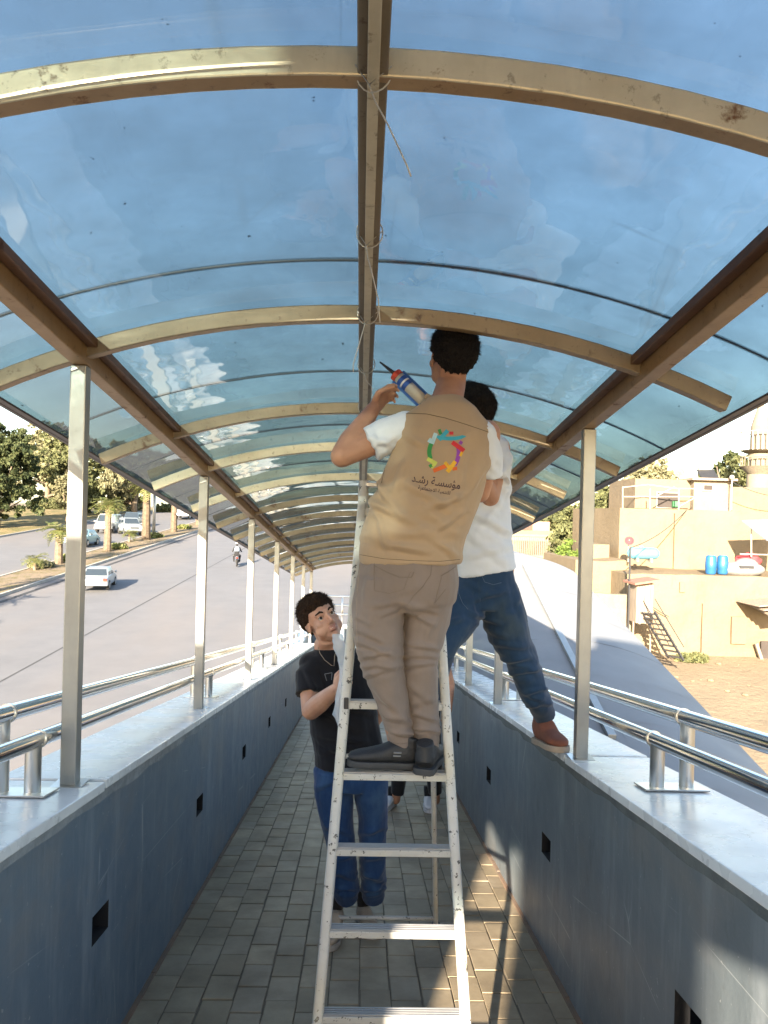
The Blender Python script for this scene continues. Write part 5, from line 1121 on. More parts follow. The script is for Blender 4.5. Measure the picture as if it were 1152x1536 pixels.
arcstrip(675, 652, 22, 6, 200, 345, 6, K['teal']); blob(665, 653, 19, 6, -48, K['teal']); blob(660, 648, 8, 4.5, 70, K['green']); blob(677, 650, 6, 4.5, 0, K['red'])
blob(645, 661, 7, 5, -55, K['ltblue']); blob(651, 658, 17, 6, -70, K['ltblue']); blob(687, 670, 22, 6.5, 36, K['red']); blob(691, 664, 5, 5, 35, K['purple'])
arcstrip(667, 678, 21, 27, -45, 22, 6.2, K['purple']); blob(692, 680, 10, 4, -65, K['yellow']); arcstrip(671, 678, 27, 27, 150, 203, 6.5, K['green']); blob(648, 692, 16, 6, 30, K['lime']); blob(646, 699, 5, 5, 60, K['green']); blob(650, 699, 9, 4, -50, K['lime'])
blob(661, 702, 24, 6, -22, K['orange']); blob(677, 700, 20, 6, -52, K['yellow']); blob(671, 698, 12, 5, 50, K['yellow']); blob(682, 703, 7, 5, -10, K['orange'])
def lettering(txt, cxp, cyp, width, ang, name, hscale=1.0):
    fc = bpy.data.curves.new('lettering', 'FONT'); fc.body = txt; fc.size = 1; fc.fill_mode = 'FRONT'; fc.resolution_u = 3; fc.offset = .012
    fo = bpy.data.objects.new('lettering', fc); COL.objects.link(fo); dg = bpy.context.evaluated_depsgraph_get(); dg.update()
    me = bpy.data.meshes.new_from_object(fo.evaluated_get(dg), depsgraph=dg); bpy.data.objects.remove(fo)
    bm = bmesh.new(); bm.from_mesh(me); bmesh.ops.triangulate(bm, faces=bm.faces); 
    for _ in range(1): bmesh.ops.subdivide_edges(bm, edges=[e for e in bm.edges if e.calc_length() > .12], cuts=2); bmesh.ops.triangulate(bm, faces=bm.faces)
    vs = [tuple(v_.co) for v_ in bm.verts]; fs = [tuple(v_.index for v_ in f.verts) for f in bm.faces]; bm.free()
    if not vs: return None
    x0, x1 = min(v_[0] for v_ in vs), max(v_[0] for v_ in vs); y0, y1 = min(v_[1] for v_ in vs), max(v_[1] for v_ in vs); k = width/(x1-x0); a = rad(ang); out = []
    for v_ in vs: u, q = (v_[0]-(x0+x1)/2)*k, -(v_[1]-(y0+y1)/2)*k*hscale; out.append((cxp+u*math.cos(a)-q*math.sin(a), cyp+u*math.sin(a)+q*math.cos(a)))
    return stamp(BV, out, fs, K['brown'], name, vest, .0018)
# Arabic in joined presentation forms, written right to left
T1 = '\uFEAA\uFEB7\u064F\u0631\u0020\uFE94\uFEB4\uFEB3\uFE86\uFEE3'; T2 = '\uFE94\uFEF4\uFECB\uFE8E\uFEE4\uFE98\uFE9F\uFEFB\uFE8D\u0020\uFE94\uFEF4\uFEE4\uFEE8\uFE98\uFEE0\uFEDF'
T1 = '\uFEAA\u0640\uFEB7\u0631\u0020\uFE94\u0640\uFEB4\uFEB3\uFE86\uFEE3'
lettering(T1, 654, 724, 73, 9, 'large_lettering', 1.25); lettering(T2, 651, 736, 49, 10, 'small_lettering', 1.1)
m = MB(); q = onz(605, 2.775, zr); m.box(q.x-.014, q.x+.014, q.y-.004, q.y+.006, zr+.055, zr+.058); m.box(q.x-.012, q.x+.016, q.y-.004, q.y+.006, zr+.066, zr+.069); m.build('shoe_mark', M['soled'], man)
def scale_thing(o, k):
    o.location = o.location*k
    if o.type == 'MESH': o.data.transform(Matrix.Scale(k, 4))
    for c in o.children: scale_thing(c, k)
KM = .92      # the man is a little shorter than first laid out, so he fits below the sheets
scale_thing(man, KM)
# ---------------------------------------------------------------- MAN IN THE WHITE SHIRT
m2 = empty('person', V3(830, 1120, 3.5), 'man in white t-shirt and blue jeans with one brown shoe on the right parapet', 'person')
HC = V3(695, 620, 3.32); HH = head_frame((-.78, .35, .42), (.25, 0, 1))
b = MB(); head_geo(b, HC, HH, 1.0); nk = V3(712, 650, 3.32)
b.loft([HC+HH@Vector((0, -.02, -.04)), HC+HH@Vector((0, -.028, -.09)), nk], [(.055, .058), (.055, .057), (.075, .06)], side_x, 16)
SL, SR = V3(668, 672, 3.32), V3(748, 672, 3.34)
b.loft([nk, V3(712, 690, 3.33), V3(717, 770, 3.33), V3(727, 860, 3.33)], [(.09, .07), (.15, .1), (.13, .1), (.13, .1)], side_x, 20, round_ends=True)
e1, w1 = V3(655, 735, 3.2), V3(655, 660, 3.15); e2, w2 = V3(735, 745, 3.22), V3(700, 680, 3.12)
for s_, e_, w_, sd in ((SL, e1, w1, -1), (SR, e2, w2, 1)):
    b.loft([s_, s_.lerp(e_, .5), e_], [(.052, .052), (.046, .048), (.041, .042)], side_x, 12, round_ends=True); b.loft([e_, e_.lerp(w_, .4), w_], [(.041, .042), (.042, .043), (.027, .028)], side_x, 12, round_ends=True); hand(b, w_, w_-e_, (-.3*sd, .5, .2), .98, (.8, .8, .9, 1), sd)
kR, aR = V3(783, 993, 3.44), V3(818, 1072, 3.59); kL, aL = V3(660, 965, 3.18), V3(640, 1085, 3.38)
for hp, kn, an in ((V3(745, 880, 3.33), kR, aR), (V3(705, 880, 3.33), kL, aL)): b.loft([hp, kn, an, an-Zv*.06], [(.08, .085), (.055, .056), (.036, .04), (.034, .045)], side_x, 14, round_ends=True)
remesh(b, 'body', [M['skin']], m2, .006, 3); face_bits(HC, HH, m2); hair_geo(HC, HH, m2, M['hair'], 1.0, .02, -.04, .05, 8, -.012)
t = MB(); t.loft([V3(711, 640, 3.32), V3(711, 650, 3.32), V3(712, 668, 3.33), V3(715, 700, 3.33), V3(716, 760, 3.33), V3(720, 810, 3.33), V3(727, 845, 3.33), V3(729, 858, 3.33)], [(.07, .065), (.095, .075), (.14, .095), (.152, .115), (.143, .115), (.133, .113), (.128, .115), (.13, .118)], side_x, 24, power=2.2)
t.loft([SR-Vector((.04, 0, 0)), V3(748, 690, 3.31), V3(743, 722, 3.26)], [(.06, .066), (.063, .07), (.066, .072)], side_x, 16); t.loft([SL, SL.lerp(e1, .55)], [(.06, .066), (.066, .072)], side_x, 16)
cr = [(V3(740, 790, 3.22), .1, .006, (.5, 0, 1), 60), (V3(760, 740, 3.25), .07, .006, (.8, 0, 1), 80), (V3(735, 845, 3.22), .08, .005, (.1, 0, 1), 60), (V3(750, 715, 3.25), .06, .005, (.6, 0, 1), 90)]
remesh(t, 't_shirt', [M['tee']], m2, .006, 3, folds(.006, 6, cr, 13, [(700, 762, 768, 802, .018, .010), (768, 728, 720, 792, .016, .010), (700, 832, 768, 818, .016, .008), (765, 690, 735, 740, .016, .008), (700, 800, 765, 845, .02, .007), (745, 670, 768, 710, .014, .006)], 3.22))
p_ = MB(); p_.loft([V3(728, 846, 3.33), V3(728, 858, 3.33), V3(730, 885, 3.335), V3(727, 908, 3.34)], [(.116, .105), (.12, .11), (.13, .122), (.115, .11)], side_x, 24, power=2.2)
leg_loft(p_, [(745, 880, 3.335, .086, .115), (752, 912, 3.35, .096, .115), (762, 945, 3.37, .09, .105), (775, 975, 3.40, .078, .09), (788, 1005, 3.43, .068, .08), (799, 1035, 3.46, .06, .072), (812, 1058, 3.55, .054, .064), (818, 1073, 3.59, .05, .058)])
p_.loft([V3(709, 880, 3.335), V3(693, 915, 3.29), V3(675, 945, 3.22), V3(658, 975, 3.17), V3(648, 1030, 3.28), V3(641, 1075, 3.37)], [(.08, .11), (.088, .1), (.082, .085), (.07, .075), (.06, .065), (.05, .055)], side_x, 18)
cr = [(V3(785, 1000, 3.35), .08, .0075, (.4, 0, 1), 80), (V3(805, 1048, 3.4), .06, .006, (.5, 0, 1), 100), (V3(715, 900, 3.25), .07, .007, (1, 0, .4), 75), (V3(775, 900, 3.25), .07, .005, (-.3, 0, 1), 70), (V3(682, 930, 3.2), .06, .006, (-.7, 0, 1), 80)]
js = remesh(p_, 'jeans', [M['jeans']], m2, .006, 3, folds(.006, 8, cr, 17, [(698, 902, 762, 884, .014, .010), (704, 917, 748, 932, .012, .010), (748, 990, 797, 984, .012, .011), (762, 1010, 812, 1000, .012, .010), (785, 1040, 824, 1034, .011, .010), (790, 1060, 830, 1054, .010, .010), (770, 868, 786, 930, .014, .006), (716, 935, 765, 955, .014, .007), (655, 940, 700, 925, .012, .009), (735, 960, 790, 970, .013, .007), (700, 870, 740, 895, .014, .006)], 3.25)); BJ = bvh_of(js)
stitch(BJ, [(722, 862), (727, 873), (740, 877), (752, 874)], 'front_pocket', M['stitch2'], js, .0012); stitch(BJ, [(686, 866), (688, 890), (694, 905), (702, 914)], 'fly_seam', M['stitch2'], js, .0012); stitch(BJ, [(772, 858), (782, 900), (792, 935), (804, 970)], 'side_seam', M['stitch2'], js, .0014)
m = MB(); m.box(V3(755, 862, 3.2).x, V3(755, 862, 3.2).x+.012, V3(755, 862, 3.215).y, V3(755, 862, 3.215).y+.006, V3(755, 872, 3.2).z, V3(755, 850, 3.2).z); 
def coping_pt(px, D): q = at(px, 768, D); return Vector((q.x, q.y, L(q.y)-.585+.002))
shoe(m2, coping_pt(818, 3.63), coping_pt(859, 3.36)+Vector((-.015, 0, 0)), Zv, M['shoer'], M['soler'], laces=M['soler'], high=.03)
shoe(m2, V3(640, 1110, 3.45), V3(634, 1118, 3.22), Zv, M['shoer'], M['soler'], high=.01)
# ---------------------------------------------------------------- BOY IN BLACK
boy = empty('person', V3(535, 1400, 3.85), 'boy in black t-shirt and jeans looking up beside the ladder', 'person')
def cv(r_, u_, t_): return CU*r_+CV*u_-FWD*t_      # right, up, toward camera
HC = V3(482.5, 931, 3.74); HH = head_frame(cv(.38, .42, .82), cv(-.48, .82, -.2)); hs = .98
b = MB(); head_geo(b, HC, HH, hs, 1); nb_ = V3(497, 976, 3.80)
b.loft([HC+HH@Vector((0, -.02, -.03)), HC+HH@Vector((0, -.03, -.085)), V3(489, 965, 3.8), nb_+Vector((0, .02, -.02))], [(.056, .058), (.054, .056), (.06, .06), (.09, .07)], side_x, 18)
SL, SR = V3(462, 994, 3.79), V3(545, 985, 3.86); e1, w1 = V3(466, 1066, 3.66), V3(505, 1033, 3.46); e2, w2 = V3(570, 1065, 3.98), V3(545, 1110, 4.02)
b.loft([nb_, V3(502, 1005, 3.82), V3(512, 1060, 3.82), V3(524, 1130, 3.83)], [(.08, .07), (.15, .1), (.145, .11), (.15, .11)], side_x, 20, round_ends=True)
b.loft([SL+Vector((.03, 0, -.012)), SL.lerp(e1, .5), e1], [(.044, .045), (.049, .05), (.044, .046)], side_x, 14, round_ends=True); b.loft([e1, e1.lerp(w1, .35), e1.lerp(w1, .7), w1], [(.044, .045), (.045, .048), (.036, .037), (.027, .028)], Zv, 14, round_ends=True)
hand(b, w1, V3(519, 1012, 3.37)-w1, cv(.55, .0, -.6), .92, (.9, 1.0, 1.05, 1.1), 1, .1, .5)
b.loft([SR, e2], [(.05, .052), (.042, .043)], side_x, 12, round_ends=True); b.loft([e2, w2], [(.042, .043), (.027, .028)], side_x, 12, round_ends=True); hand(b, w2, w2-e2, (-.6, .2, 0), .92, (.9, .9, 1, 1), -1)
for hp, kn, an in ((V3(500, 1150, 3.83), V3(507, 1255, 3.82), V3(519, 1330, 3.89)), (V3(551, 1150, 3.84), V3(559, 1250, 3.86), V3(560, 1328, 3.98))): b.loft([hp, kn, an], [(.075, .08), (.055, .056), (.036, .04)], side_x, 14, round_ends=True)
def boymat(ce):
    q = (ce-np.array(HC))@np.array(HH)/hs; lipm = (np.abs(q[:, 0]) < .026) & (q[:, 2] > -.081) & (q[:, 2] < -.053) & (q[:, 1] > .077)
    return np.where(lipm, 1, 0)
def sock(co):
    q = (co-np.array(HC))@np.array(HH)/hs
    for sx in (-1, 1):
        d2 = (q[:, 0]-sx*.0325)**2+(q[:, 2]-.002)**2; k = np.exp(-d2/.011**2)*(q[:, 1] > .03); q[:, 1] -= k*.009
        d2 = (q[:, 0]-sx*.033)**2+(q[:, 2]+.05)**2; k = np.exp(-d2/.014**2)*(q[:, 1] > .03); q[:, 1] += k*.002
    return (q*hs)@np.array(HH).T+np.array(HC)
remesh(b, 'body', [M['skinb'], M['lip']], boy, .0042, 3, post=sock, matfn=boymat)
face_bits(HC, HH, boy, hs, M['hairb'], True); hair_geo(HC, HH, boy, M['hairb'], hs, .023, -.048, .054, 12, -.02)
t = MB(); t.loft([V3(494, 970, 3.80), V3(496, 979, 3.80), V3(500, 992, 3.81), V3(504, 1015, 3.82), V3(511, 1050, 3.82), V3(517, 1090, 3.83), V3(524, 1130, 3.83), V3(525, 1143, 3.83)], [(.07, .062), (.1, .08), (.155, .1), (.17, .115), (.165, .125), (.166, .13), (.174, .132), (.176, .132)], side_x, 26, power=2.2)
t.ell(SL+Vector((.025, 0, -.004)), (.072, .066, .056)); t.loft([SL+Vector((.05, 0, 0)), SL.lerp(e1, .28), SL.lerp(e1, .66)], [(.062, .066), (.066, .07), (.07, .074)], side_x, 18); t.loft([SR-Vector((.05, 0, 0)), SR.lerp(e2, .6)], [(.064, .068), (.068, .072)], side_x, 16)
cr = [(V3(490, 1060, 3.7), .1, .007, (.6, 0, 1), 60), (V3(500, 1120, 3.7), .1, .006, (.2, 0, 1), 60), (V3(462, 1030, 3.7), .06, .005, (.2, 0, 1), 80), (V3(485, 1000, 3.7), .06, .004, (1, 0, .6), 80)]
bs = remesh(t, 't_shirt', [M['blackshirt']], boy, .006, 3, folds(.007, 6, cr, 23, [(480, 1060, 532, 1092, .018, .012), (475, 1102, 552, 1112, .018, .010), (456, 1002, 476, 1038, .014, .010), (500, 1012, 480, 1062, .016, .010), (495, 1050, 560, 1070, .018, .010), (480, 1128, 540, 1120, .016, .008)], 3.7)); BB = bvh_of(bs)
gp_ = simple('grey_print', (.16, .17, .19), None, 40, .8, bumps=0)
def ln2(pts, nm, r=.0018, mt=gp_): stitch(BB, pts, nm, mt, bs, r, .0002)
ln2([(487, 1011), (498, 1009)], 'shirt_print'); ln2([(487, 1011), (490, 1021)], 'shirt_print'); ln2([(498, 1009), (497, 1020)], 'shirt_print')
m = MB(); m.tube([V3(477, 970, 3.72), V3(480, 980, 3.70), V3(487, 990, 3.69), V3(497, 998, 3.69), V3(501, 999, 3.69), V3(502, 985, 3.70), V3(504, 975, 3.72)], .0015, 6); m.build('neck_cord', M['stitchlt'], boy, smooth=True)
p_ = MB(); p_.loft([V3(525, 1132, 3.83), V3(525, 1150, 3.83), V3(526, 1175, 3.84)], [(.16, .115), (.17, .125), (.16, .12)], side_x, 24, power=2.2)
leg_loft(p_, [(499, 1152, 3.83, .09, .118), (500, 1190, 3.83, .094, .112), (505, 1225, 3.82, .084, .1), (510, 1258, 3.82, .07, .085), (514, 1295, 3.83, .066, .08), (519, 1330, 3.87, .061, .072), (520, 1342, 3.90, .059, .07)])
leg_loft(p_, [(553, 1152, 3.84, .09, .118), (557, 1190, 3.84, .082, .11), (559, 1225, 3.84, .072, .098), (559, 1258, 3.85, .064, .084), (560, 1295, 3.88, .062, .08), (560, 1330, 3.95, .06, .072), (560, 1340, 3.98, .058, .07)])
cr = [(V3(517, 1335, 3.75), .08, .008, (.2, 0, 1), 85), (V3(560, 1332, 3.85), .08, .008, (-.2, 0, 1), 85), (V3(508, 1245, 3.72), .07, .005, (.3, 0, 1), 70), (V3(558, 1245, 3.75), .07, .005, (-.3, 0, 1), 70), (V3(528, 1185, 3.7), .07, .005, (1, 0, .6), 60)]
remesh(p_, 'jeans', [M['jeansb']], boy, .006, 3, folds(.006, 8, cr, 29, [(500, 1308, 536, 1318, .014, .011), (500, 1328, 537, 1336, .012, .011), (545, 1312, 579, 1322, .014, .011), (543, 1333, 579, 1331, .012, .011), (490, 1240, 530, 1252, .015, .008), (540, 1248, 579, 1240, .015, .008), (500, 1290, 535, 1280, .014, .007), (545, 1290, 575, 1282, .014, .007), (475, 1180, 520, 1165, .015, .007)], 3.72))
def floor_pt(px, D): q = at(px, 768, D); return Vector((q.x, q.y, L(q.y)-1.598))
shoe(boy, floor_pt(520, 3.93), floor_pt(507, 3.64), Zv, M['shoet'], M['solet'], laces=M['solet'], high=.01); shoe(boy, floor_pt(559, 4.02), floor_pt(578, 3.79), Zv, M['shoet'], M['solet'], laces=M['solet'], high=.01)
# ---------------------------------------------------------------- PERSON BEHIND
p4 = empty('person', V3(625, 1210, 6.45), 'person in blue plaid shirt and black trousers mostly hidden behind the ladder', 'person'); D4 = 6.45
HC = V3(628, 932, D4); HH = head_frame((-.1, -1, .35), (0, .3, 1)); b = MB(); head_geo(b, HC, HH, 1.0)
sL, sR = V3(594, 978, D4), V3(661, 975, D4); eR, wR = V3(675, 1026, D4), V3(673, 1066, D4-.08); eL, wL = V3(588, 1030, D4), V3(598, 1065, D4-.12)
b.loft([HC+HH@Vector((0, -.02, -.04)), HC+HH@Vector((0, -.03, -.1)), V3(627, 968, D4), V3(626, 985, D4), V3(626, 1040, D4), V3(626, 1075, D4)], [(.055, .057), (.055, .057), (.09, .07), (.16, .1), (.145, .1), (.15, .1)], side_x, 18, round_ends=True)
for s_, e_, w_, sd in ((sR, eR, wR, 1), (sL, eL, wL, -1)): b.loft([s_, e_], [(.05, .05), (.042, .043)], side_x, 12, round_ends=True); b.loft([e_, w_], [(.042, .043), (.028, .028)], side_x, 12, round_ends=True); hand(b, w_, w_-e_, (-.8*sd, .2, 0), 1, (.4, .45, .5, .5), -sd)
for x0, x1 in ((607, 594), (645, 654)): b.loft([V3(x0, 1080, D4), V3((x0+x1)/2, 1140, D4), V3(x1, 1200, D4)], [(.075, .08), (.052, .055), (.036, .04)], side_x, 12, round_ends=True)
remesh(b, 'body', [M['skin']], p4, .007, 3); face_bits(HC, HH, p4); hair_geo(HC, HH, p4, M['hair'], 1, .018)
t = MB(); t.loft([V3(627, 966, D4), V3(627, 972, D4), V3(626, 990, D4), V3(626, 1040, D4), V3(626, 1082, D4)], [(.08, .07), (.12, .08), (.18, .12), (.17, .125), (.175, .13)], side_x, 22, power=2.2)
for s_, e_ in ((sR, eR), (sL, eL)): t.loft([s_-Vector((0, 0, 0)), s_.lerp(e_, .5)], [(.062, .064), (.072, .075)], side_x, 14)
remesh(t, 'plaid_shirt', [M['plaid']], p4, .008, 3, folds(.005, 6, (), 31))
p_ = MB(); p_.loft([V3(626, 1070, D4), V3(626, 1100, D4)], [(.155, .12), (.16, .125)], side_x, 20)
leg_loft(p_, [(608, 1090, D4, .088, .11), (602, 1140, D4, .072, .085), (596, 1190, D4, .055, .065)]); leg_loft(p_, [(645, 1090, D4, .088, .11), (649, 1140, D4, .072, .085), (653, 1190, D4, .055, .065)])
remesh(p_, 'trousers', [M['blacktr']], p4, .008, 3, folds(.005, 6, (), 33))
shoe(p4, floor_pt(600, 6.5), floor_pt(586, 6.27), Zv, M['shoew'], M['shoew']); shoe(p4, floor_pt(653, 6.5), floor_pt(657, 6.24), Zv, M['shoew'], M['shoew'])
# ================================================================ LADDER
lad = empty('step_ladder', (.14, 3.1, -1.95), 'white painted metal step ladder with chipped rungs in the middle of the walkway', 'ladder')
FL0, FL1 = Vector((-.119, 2.48, -1.932)), Vector((.004, 3.115, .12)); FR0, FR1 = Vector((.402, 2.48, -1.932)), Vector((.277, 3.115, .12))
FL0, FL1, FR0, FR1 = [q*KM for q in (FL0, FL1, FR0, FR1)]
for _a, _b in ((FL0, FL1), (FR0, FR1)): _k = (_a.z+1.895)/(_a.z-_b.z); _a += (_b-_a)*_k
RL0, RL1 = Vector((-.12, 3.87, -2.118)), Vector((.01, 3.14, .08))*KM; RR0, RR1 = Vector((.425, 3.87, -2.118)), Vector((.27, 3.14, .08))*KM
for a_, b_ in ((FL0, FL1), (FR0, FR1)):
    m = MB(); m.loft([a_, b_], [(.017, .0155)]*2, (1, 0, 0), 16, power=3.2); o = m.build('front_rail', M['ladder'], lad); auto_smooth(o)
for a_, b_ in ((RL0, RL1), (RR0, RR1)):
    m = MB(); m.tube([a_, b_], .0125, 14); o = m.build('rear_leg', M['ladder'], lad); auto_smooth(o)
for a_ in (FL0, FR0, RL0, RR0): m = MB(); m.tube([a_-Vector((0, 0, .0)), a_+Vector((0, 0, .05))], .022, 12); m.build('rubber_foot', M['black'], lad)
def rail_at(a, b, z): t = (z-a.z)/(b.z-a.z); return a.lerp(b, t)
for i, z in enumerate((-1.925, -1.68, -1.4385, -1.193, -.953, -.716, -.476, -.236, .0)):
    z *= KM
    l_, r_ = rail_at(FL0, FL1, z), rail_at(FR0, FR1, z); l_ = l_+Vector((.014, 0, 0)); r_ = r_-Vector((.014, 0, 0)); m = MB()
    y0, y1 = l_.y-.015, l_.y+.033
    m.box(l_.x, r_.x, y0, y0+.004, z-.013, z+.008); m.box(l_.x, r_.x, y1-.004, y1, z-.012, z+.008); o = m.build('rung', M['ladder'], lad, bevel=.0012, segs=1)
    m = MB(); m.box(l_.x+.001, r_.x-.001, y0+.0045, y1-.0045, z+.004, z+.0085)
    for k in range(4): yy = y0+.006+k*.0105; m.box(l_.x+.001, r_.x-.001, yy, yy+.005, z+.009, z+.0125)
    m.build('tread', M['tread'], o)
for z in (-2.02, -1.084, -.5):
    l_, r_ = rail_at(RL0, RL1, z), rail_at(RR0, RR1, z); m = MB(); m.tube([l_, r_], .0105, 10); o = m.build('rear_crossbar', M['ladder'], lad, smooth=True)
m = MB(); m.box(.008, .252, 2.835, 2.935, .092, .108); m.build('top_cap', M['tread'], lad, bevel=.003)
for x in (-.012, .268): m = MB(); m.tube([(x-.006, 2.875, .078), (x+.006, 2.875, .078)], .028, 18); m.build('hinge_plate', M['post'], lad, bevel=.002, segs=1)
for q in ((FL0, FL1, RL0, RL1, -.6), (FR0, FR1, RR0, RR1, -.6)):
    a_, b_ = rail_at(q[0], q[1], q[4]), rail_at(q[2], q[3], q[4]); m = MB(); m.bar(a_, b_, .004, .018, (1, 0, 0)); m.build('spreader', M['tread'], lad)
m = MB(); p = rail_at(FL0, FL1, -.66); m.box(p.x-.004, p.x+.012, p.y-.021, p.y-.012, p.z-.012, p.z+.028); m.build('rail_bracket', M['black'], lad, bevel=.004)
# ================================================================ SEALANT GUN
gun = empty('sealant_gun', V3(602, 570, 3.02), 'red and blue sealant tube in a caulking gun held up beside the ridge beam', 'sealant gun')
tip, b0 = V3(570, 543, 3.06), V3(594, 562, 3.035); dd = (V3(640, 606, 2.99)-b0).normalized(); end = b0+dd*.2
m = MB(); m.loft([tip, tip.lerp(b0, .8), b0], [.0032, .008, .011], (1, 0, 0), 12); m.build('nozzle', M['black'], gun, smooth=True)
m = MB(); m.loft([b0-dd*.004, b0+dd*.016], [.0255, .0255], (1, 0, 0), 22); o = m.build('front_ring', ink('red_gun_paint', (.55, .06, .03)), gun, bevel=.002)
m = MB(); m.loft([b0+dd*.017, end], [.0232, .0232], (1, 0, 0), 22); o = m.build('cartridge', simple('cream_cartridge', (.55, .5, .42), None, 20, .4, bumps=0), gun, smooth=True)
m = MB(); m.loft([b0+dd*.03, b0+dd*.075], [.0238, .0238], (1, 0, 0), 22, caps=False); m.build('blue_band', ink('blue_label', (.02, .08, .35)), o, smooth=True)
m = MB(); m.loft([b0+dd*.048, b0+dd*.056], [.0242, .0242], (1, 0, 0), 22, caps=False); m.build('white_band', ink('white_label', (.7, .7, .7)), o, smooth=True)
m = MB(); c = perp(dd, (1, 0, 1)); m.bar(b0+dd*.01+c*.027, end+dd*.03+c*.027, .012, .004, c); m.bar(b0+dd*.01-c*.027, end+dd*.03-c*.027, .012, .004, c); m.build('gun_frame', ink('blue_gun_paint', (.03, .12, .4)), gun)
m = MB(); m.tube([end, end+dd*.12], .004, 8); m.bar(end+dd*.03, end+dd*.05-Zv*.11, .018, .014); m.bar(end+dd*.02, end+dd*.01-Zv*.10, .012, .008); m.build('gun_handle', M['black'], gun)
scale_thing(gun, KM)
# ================================================================ PLASTIC SHEET IN THE BOY'S HAND
t_ = NT('clear_plastic'); pb = t_.b; tr_ = t_.n('ShaderNodeBsdfTransparent'); tr_.inputs[0].default_value = (.9, .93, .96, 1); t_.done((.75, .8, .86), .25, 0, t_.bump(t_.noise(30, 4, .7), .8, .01), .6)
mx = t_.n('ShaderNodeMixShader', Fac=.48); t_.l(tr_.outputs[0], mx.inputs[1]); t_.l(pb.outputs[0], mx.inputs[2]); t_.l(mx.outputs[0], t_.out.inputs[0]); M['film'] = t_.mat
bag = empty('plastic_bag', V3(508, 1000, 3.5), 'crumpled clear plastic wrapper in the hand of the boy in black', 'plastic wrapper')
m = MB(); vs = []; nj = 26; ni = 14
prof = [(506, 951, 7), (508, 962, 9), (512, 980, 9), (516, 1000, 7), (514, 1020, 5), (511, 1045, 8), (509, 1070, 9), (511, 1088, 5), (513, 1100, 1)]
for j in range(nj):
    t = j/(nj-1)*(len(prof)-1); i0 = min(int(t), len(prof)-2); f = t-i0; x, y, w_ = [prof[i0][k]*(1-f)+prof[i0+1][k]*f for k in range(3)]
    for i in range(ni): a = 2*math.pi*i/ni; q = 1+.45*noise.noise(Vector((math.cos(a)*2, math.sin(a)*2, j*.5))); vs.append(V3(x+w_*math.cos(a)*q, y+3*noise.noise(Vector((i, j*.3, 4))), 3.36+.014*math.sin(a)*q))
m.add(vs, [(j*ni+i, j*ni+(i+1) % ni, (j+1)*ni+(i+1) % ni, (j+1)*ni+i) for j in range(nj-1) for i in range(ni)]); m.build('film', M['film'], bag, smooth=True)
# ================================================================ CORDS ON THE RIDGE BEAM
def cord(pts_list, label, loc):
    e = empty('cord', loc, label, 'cord', 'white cords tied round the ridge beam')
    for nm, pts in pts_list: m = MB(); m.tube(pts, .0016, 6); m.build(nm, M['string'], e, smooth=True)
def tie(y, label, tail):
    z = L(y)+ZA; w_ = .034
    loop = [Vector((w_*math.cos(a), y+.004*math.sin(2*a)-.012*math.sin(a), z-.012+.036*math.sin(a))) for a in [2*math.pi*k/18 for k in range(19)]]
    k0 = Vector((-.008, y-.02, z-.052)); v_ = [Vector((-.034, y-.008, z-.01)), k0, Vector((.032, y-.008, z-.01))]
    cord([('loop', loop), ('knot_strands', v_), ('tail', [k0]+[k0+Vector(q) for q in tail])], label, k0)
tie(1.40, 'white cord on the ridge beam at the nearest arch with a long dangling tail', [(.012, .0, -.03), (.035, -.01, -.075), (.07, -.02, -.15), (.078, -.02, -.17)])
tie(2.0, 'white cord between the nearest two arches on the ridge beam', [(.004, 0, -.03), (.018, -.01, -.08), (.034, -.01, -.14), (.04, -.01, -.2)])
tie(2.53, 'white cord at the second arch hanging down on its left side', [(-.01, 0, -.04), (-.02, -.01, -.08), (-.035, -.01, -.14), (-.034, 0, -.16)])
tie(3.05, 'white cord above the hands of the man in the vest', [(.01, 0, -.03), (.03, 0, -.05), (.035, 0, -.1), (.02, .01, -.14)])
tie(3.68, 'white cord at the third arch tied close to the beam', [(-.01, 0, -.02), (-.015, 0, -.07)])
# ================================================================ MOTORCYCLE AND RIDER
mc = empty('motorcycle', (-8.9, 55.5, G(55.5)+.012), 'dark motorcycle riding away on the near carriageway', 'motorcycle', rz=rad(8))
for y in (-.62, .62):
    m = MB(); 
    for k in range(20): a, a2 = 2*math.pi*k/20, 2*math.pi*(k+1)/20; m.tube([(0, y+.26*math.cos(a), .31+.26*math.sin(a)), (0, y+.26*math.cos(a2), .31+.26*math.sin(a2))], .05, 6)
    w_ = m.build('wheel', M['tyre'], mc, local=True); m = MB(); m.tube([(-.03, y, .31), (.03, y, .31)], .2, 14); m.build('rim', M['rim'], w_, local=True)
m = MB(); m.loft([(0, -.75, .72), (0, -.3, .7), (0, 0, .74), (0, .25, .86), (0, .42, .8)], [(.09, .05), (.13, .07), (.12, .1), (.13, .12), (.06, .06)], (1, 0, 0), 12, round_ends=True); m.build('tank_and_seat', M['darkpaint'], mc, local=True, smooth=True)
m = MB(); m.loft([(0, -.2, .35), (0, .25, .4)], [(.14, .16), (.13, .15)], (1, 0, 0), 10); m.build('engine', M['black'], mc, local=True)
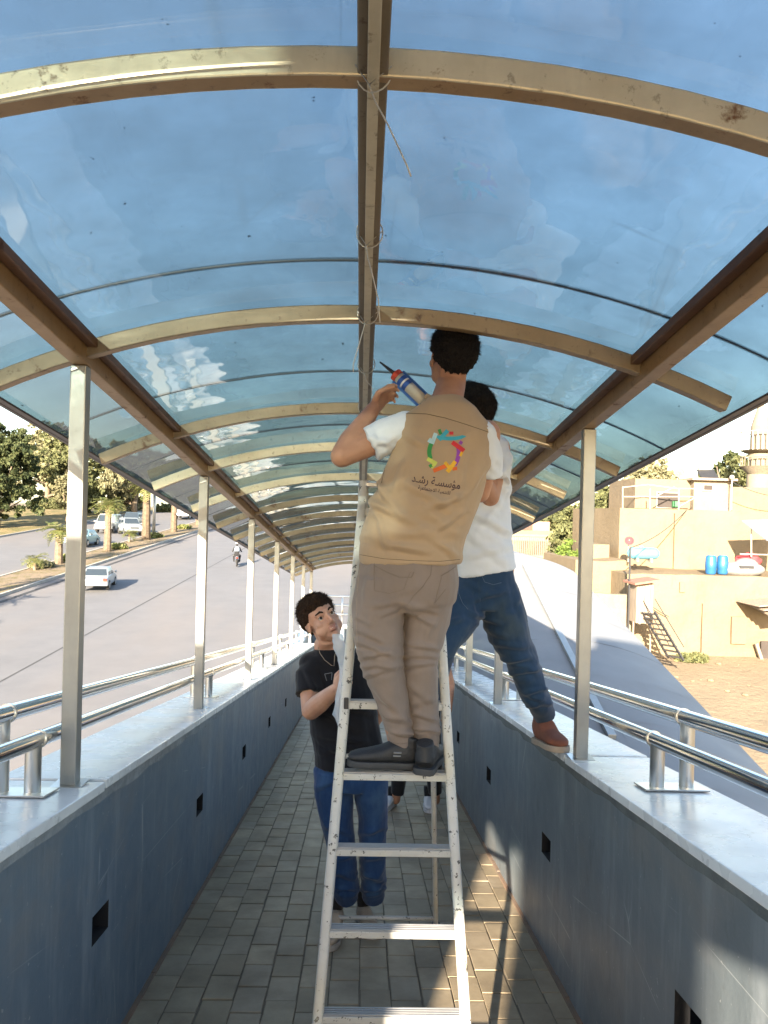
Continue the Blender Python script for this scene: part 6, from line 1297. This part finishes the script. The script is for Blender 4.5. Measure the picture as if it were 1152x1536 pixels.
m = MB(); m.tube([(-.06, .62, .31), (-.06, .42, .95)], .025, 6); m.tube([(.06, .62, .31), (.06, .42, .95)], .025, 6); m.tube([(-.36, .3, 1.03), (0, .42, 1.0), (.36, .3, 1.03)], .02, 6); m.build('fork_and_bars', M['rim'], mc, local=True)
m = MB(); m.box(-.06, .06, -.86, -.8, .62, .7); m.build('tail_light', M['lampr'], mc, local=True)
rd = empty('person', (-8.9, 55.3, G(55.3)+.5), 'rider in dark clothes and pale cap on the motorcycle', 'person', rz=rad(8))
b = MB(); b.loft([(0, -.2, .35), (0, -.15, .6), (0, -.05, .85), (0, 0, .96)], [(.17, .13), (.18, .13), (.2, .12), (.08, .07)], (1, 0, 0), 14, round_ends=True); b.ell((0, .03, 1.13), (.095, .11, .13))
for s in (-1, 1):
    b.loft([(s*.19, -.05, .86), (s*.27, .12, .65), (s*.33, .35, .55)], [.055, .05, .04], (1, 0, 0), 10, round_ends=True); b.loft([(s*.12, -.2, .35), (s*.22, .2, .3), (s*.2, .05, -.1)], [.1, .08, .055], (1, 0, 0), 10, round_ends=True); b.ell((s*.2, .12, -.13), (.05, .13, .05))
me = bpy.data.objects.new('body', b.mesh('body', [M['blacktr']])); COL.objects.link(me); me.parent = rd; r_ = me.modifiers.new('r', 'REMESH'); r_.mode = 'VOXEL'; r_.voxel_size = .025
m = MB(); m.ell((0, .02, 1.19), (.105, .12, .09)); m.build('cap', M['shoew'], rd, local=True, smooth=True)
m = MB(); m.ell((0, -.15, .72), (.2, .14, .24)); m.build('jacket', simple('grey_blue_jacket', (.2, .25, .3), None, 5, .8), rd, local=True, smooth=True)
# ================================================================ UNSEEN PANELS ADDED BEHIND THE CAMERA TO SHADE THE RAMP
bs_ = empty('shade_blocker', (-3, -4.1, -1.4), 'added unseen panels that shade the near posts, floor and walls', 'shade panel')
def pan(x0, x1, z0, z1, y=-4.05): m = MB(); m.box(x0, x1, y-.15, y, z0, z1); m.build('shade_panel', M['cement_l'], bs_)
pan(-4.7, -1.64, -2.0, 2.2); pan(-1.64+.001, -1.31, 1.15, 3.0); pan(-1.31+.001, -.74, -2.0, 3.0, -4.04); pan(-.74+.001, 1.5, 1.03, 3.2)
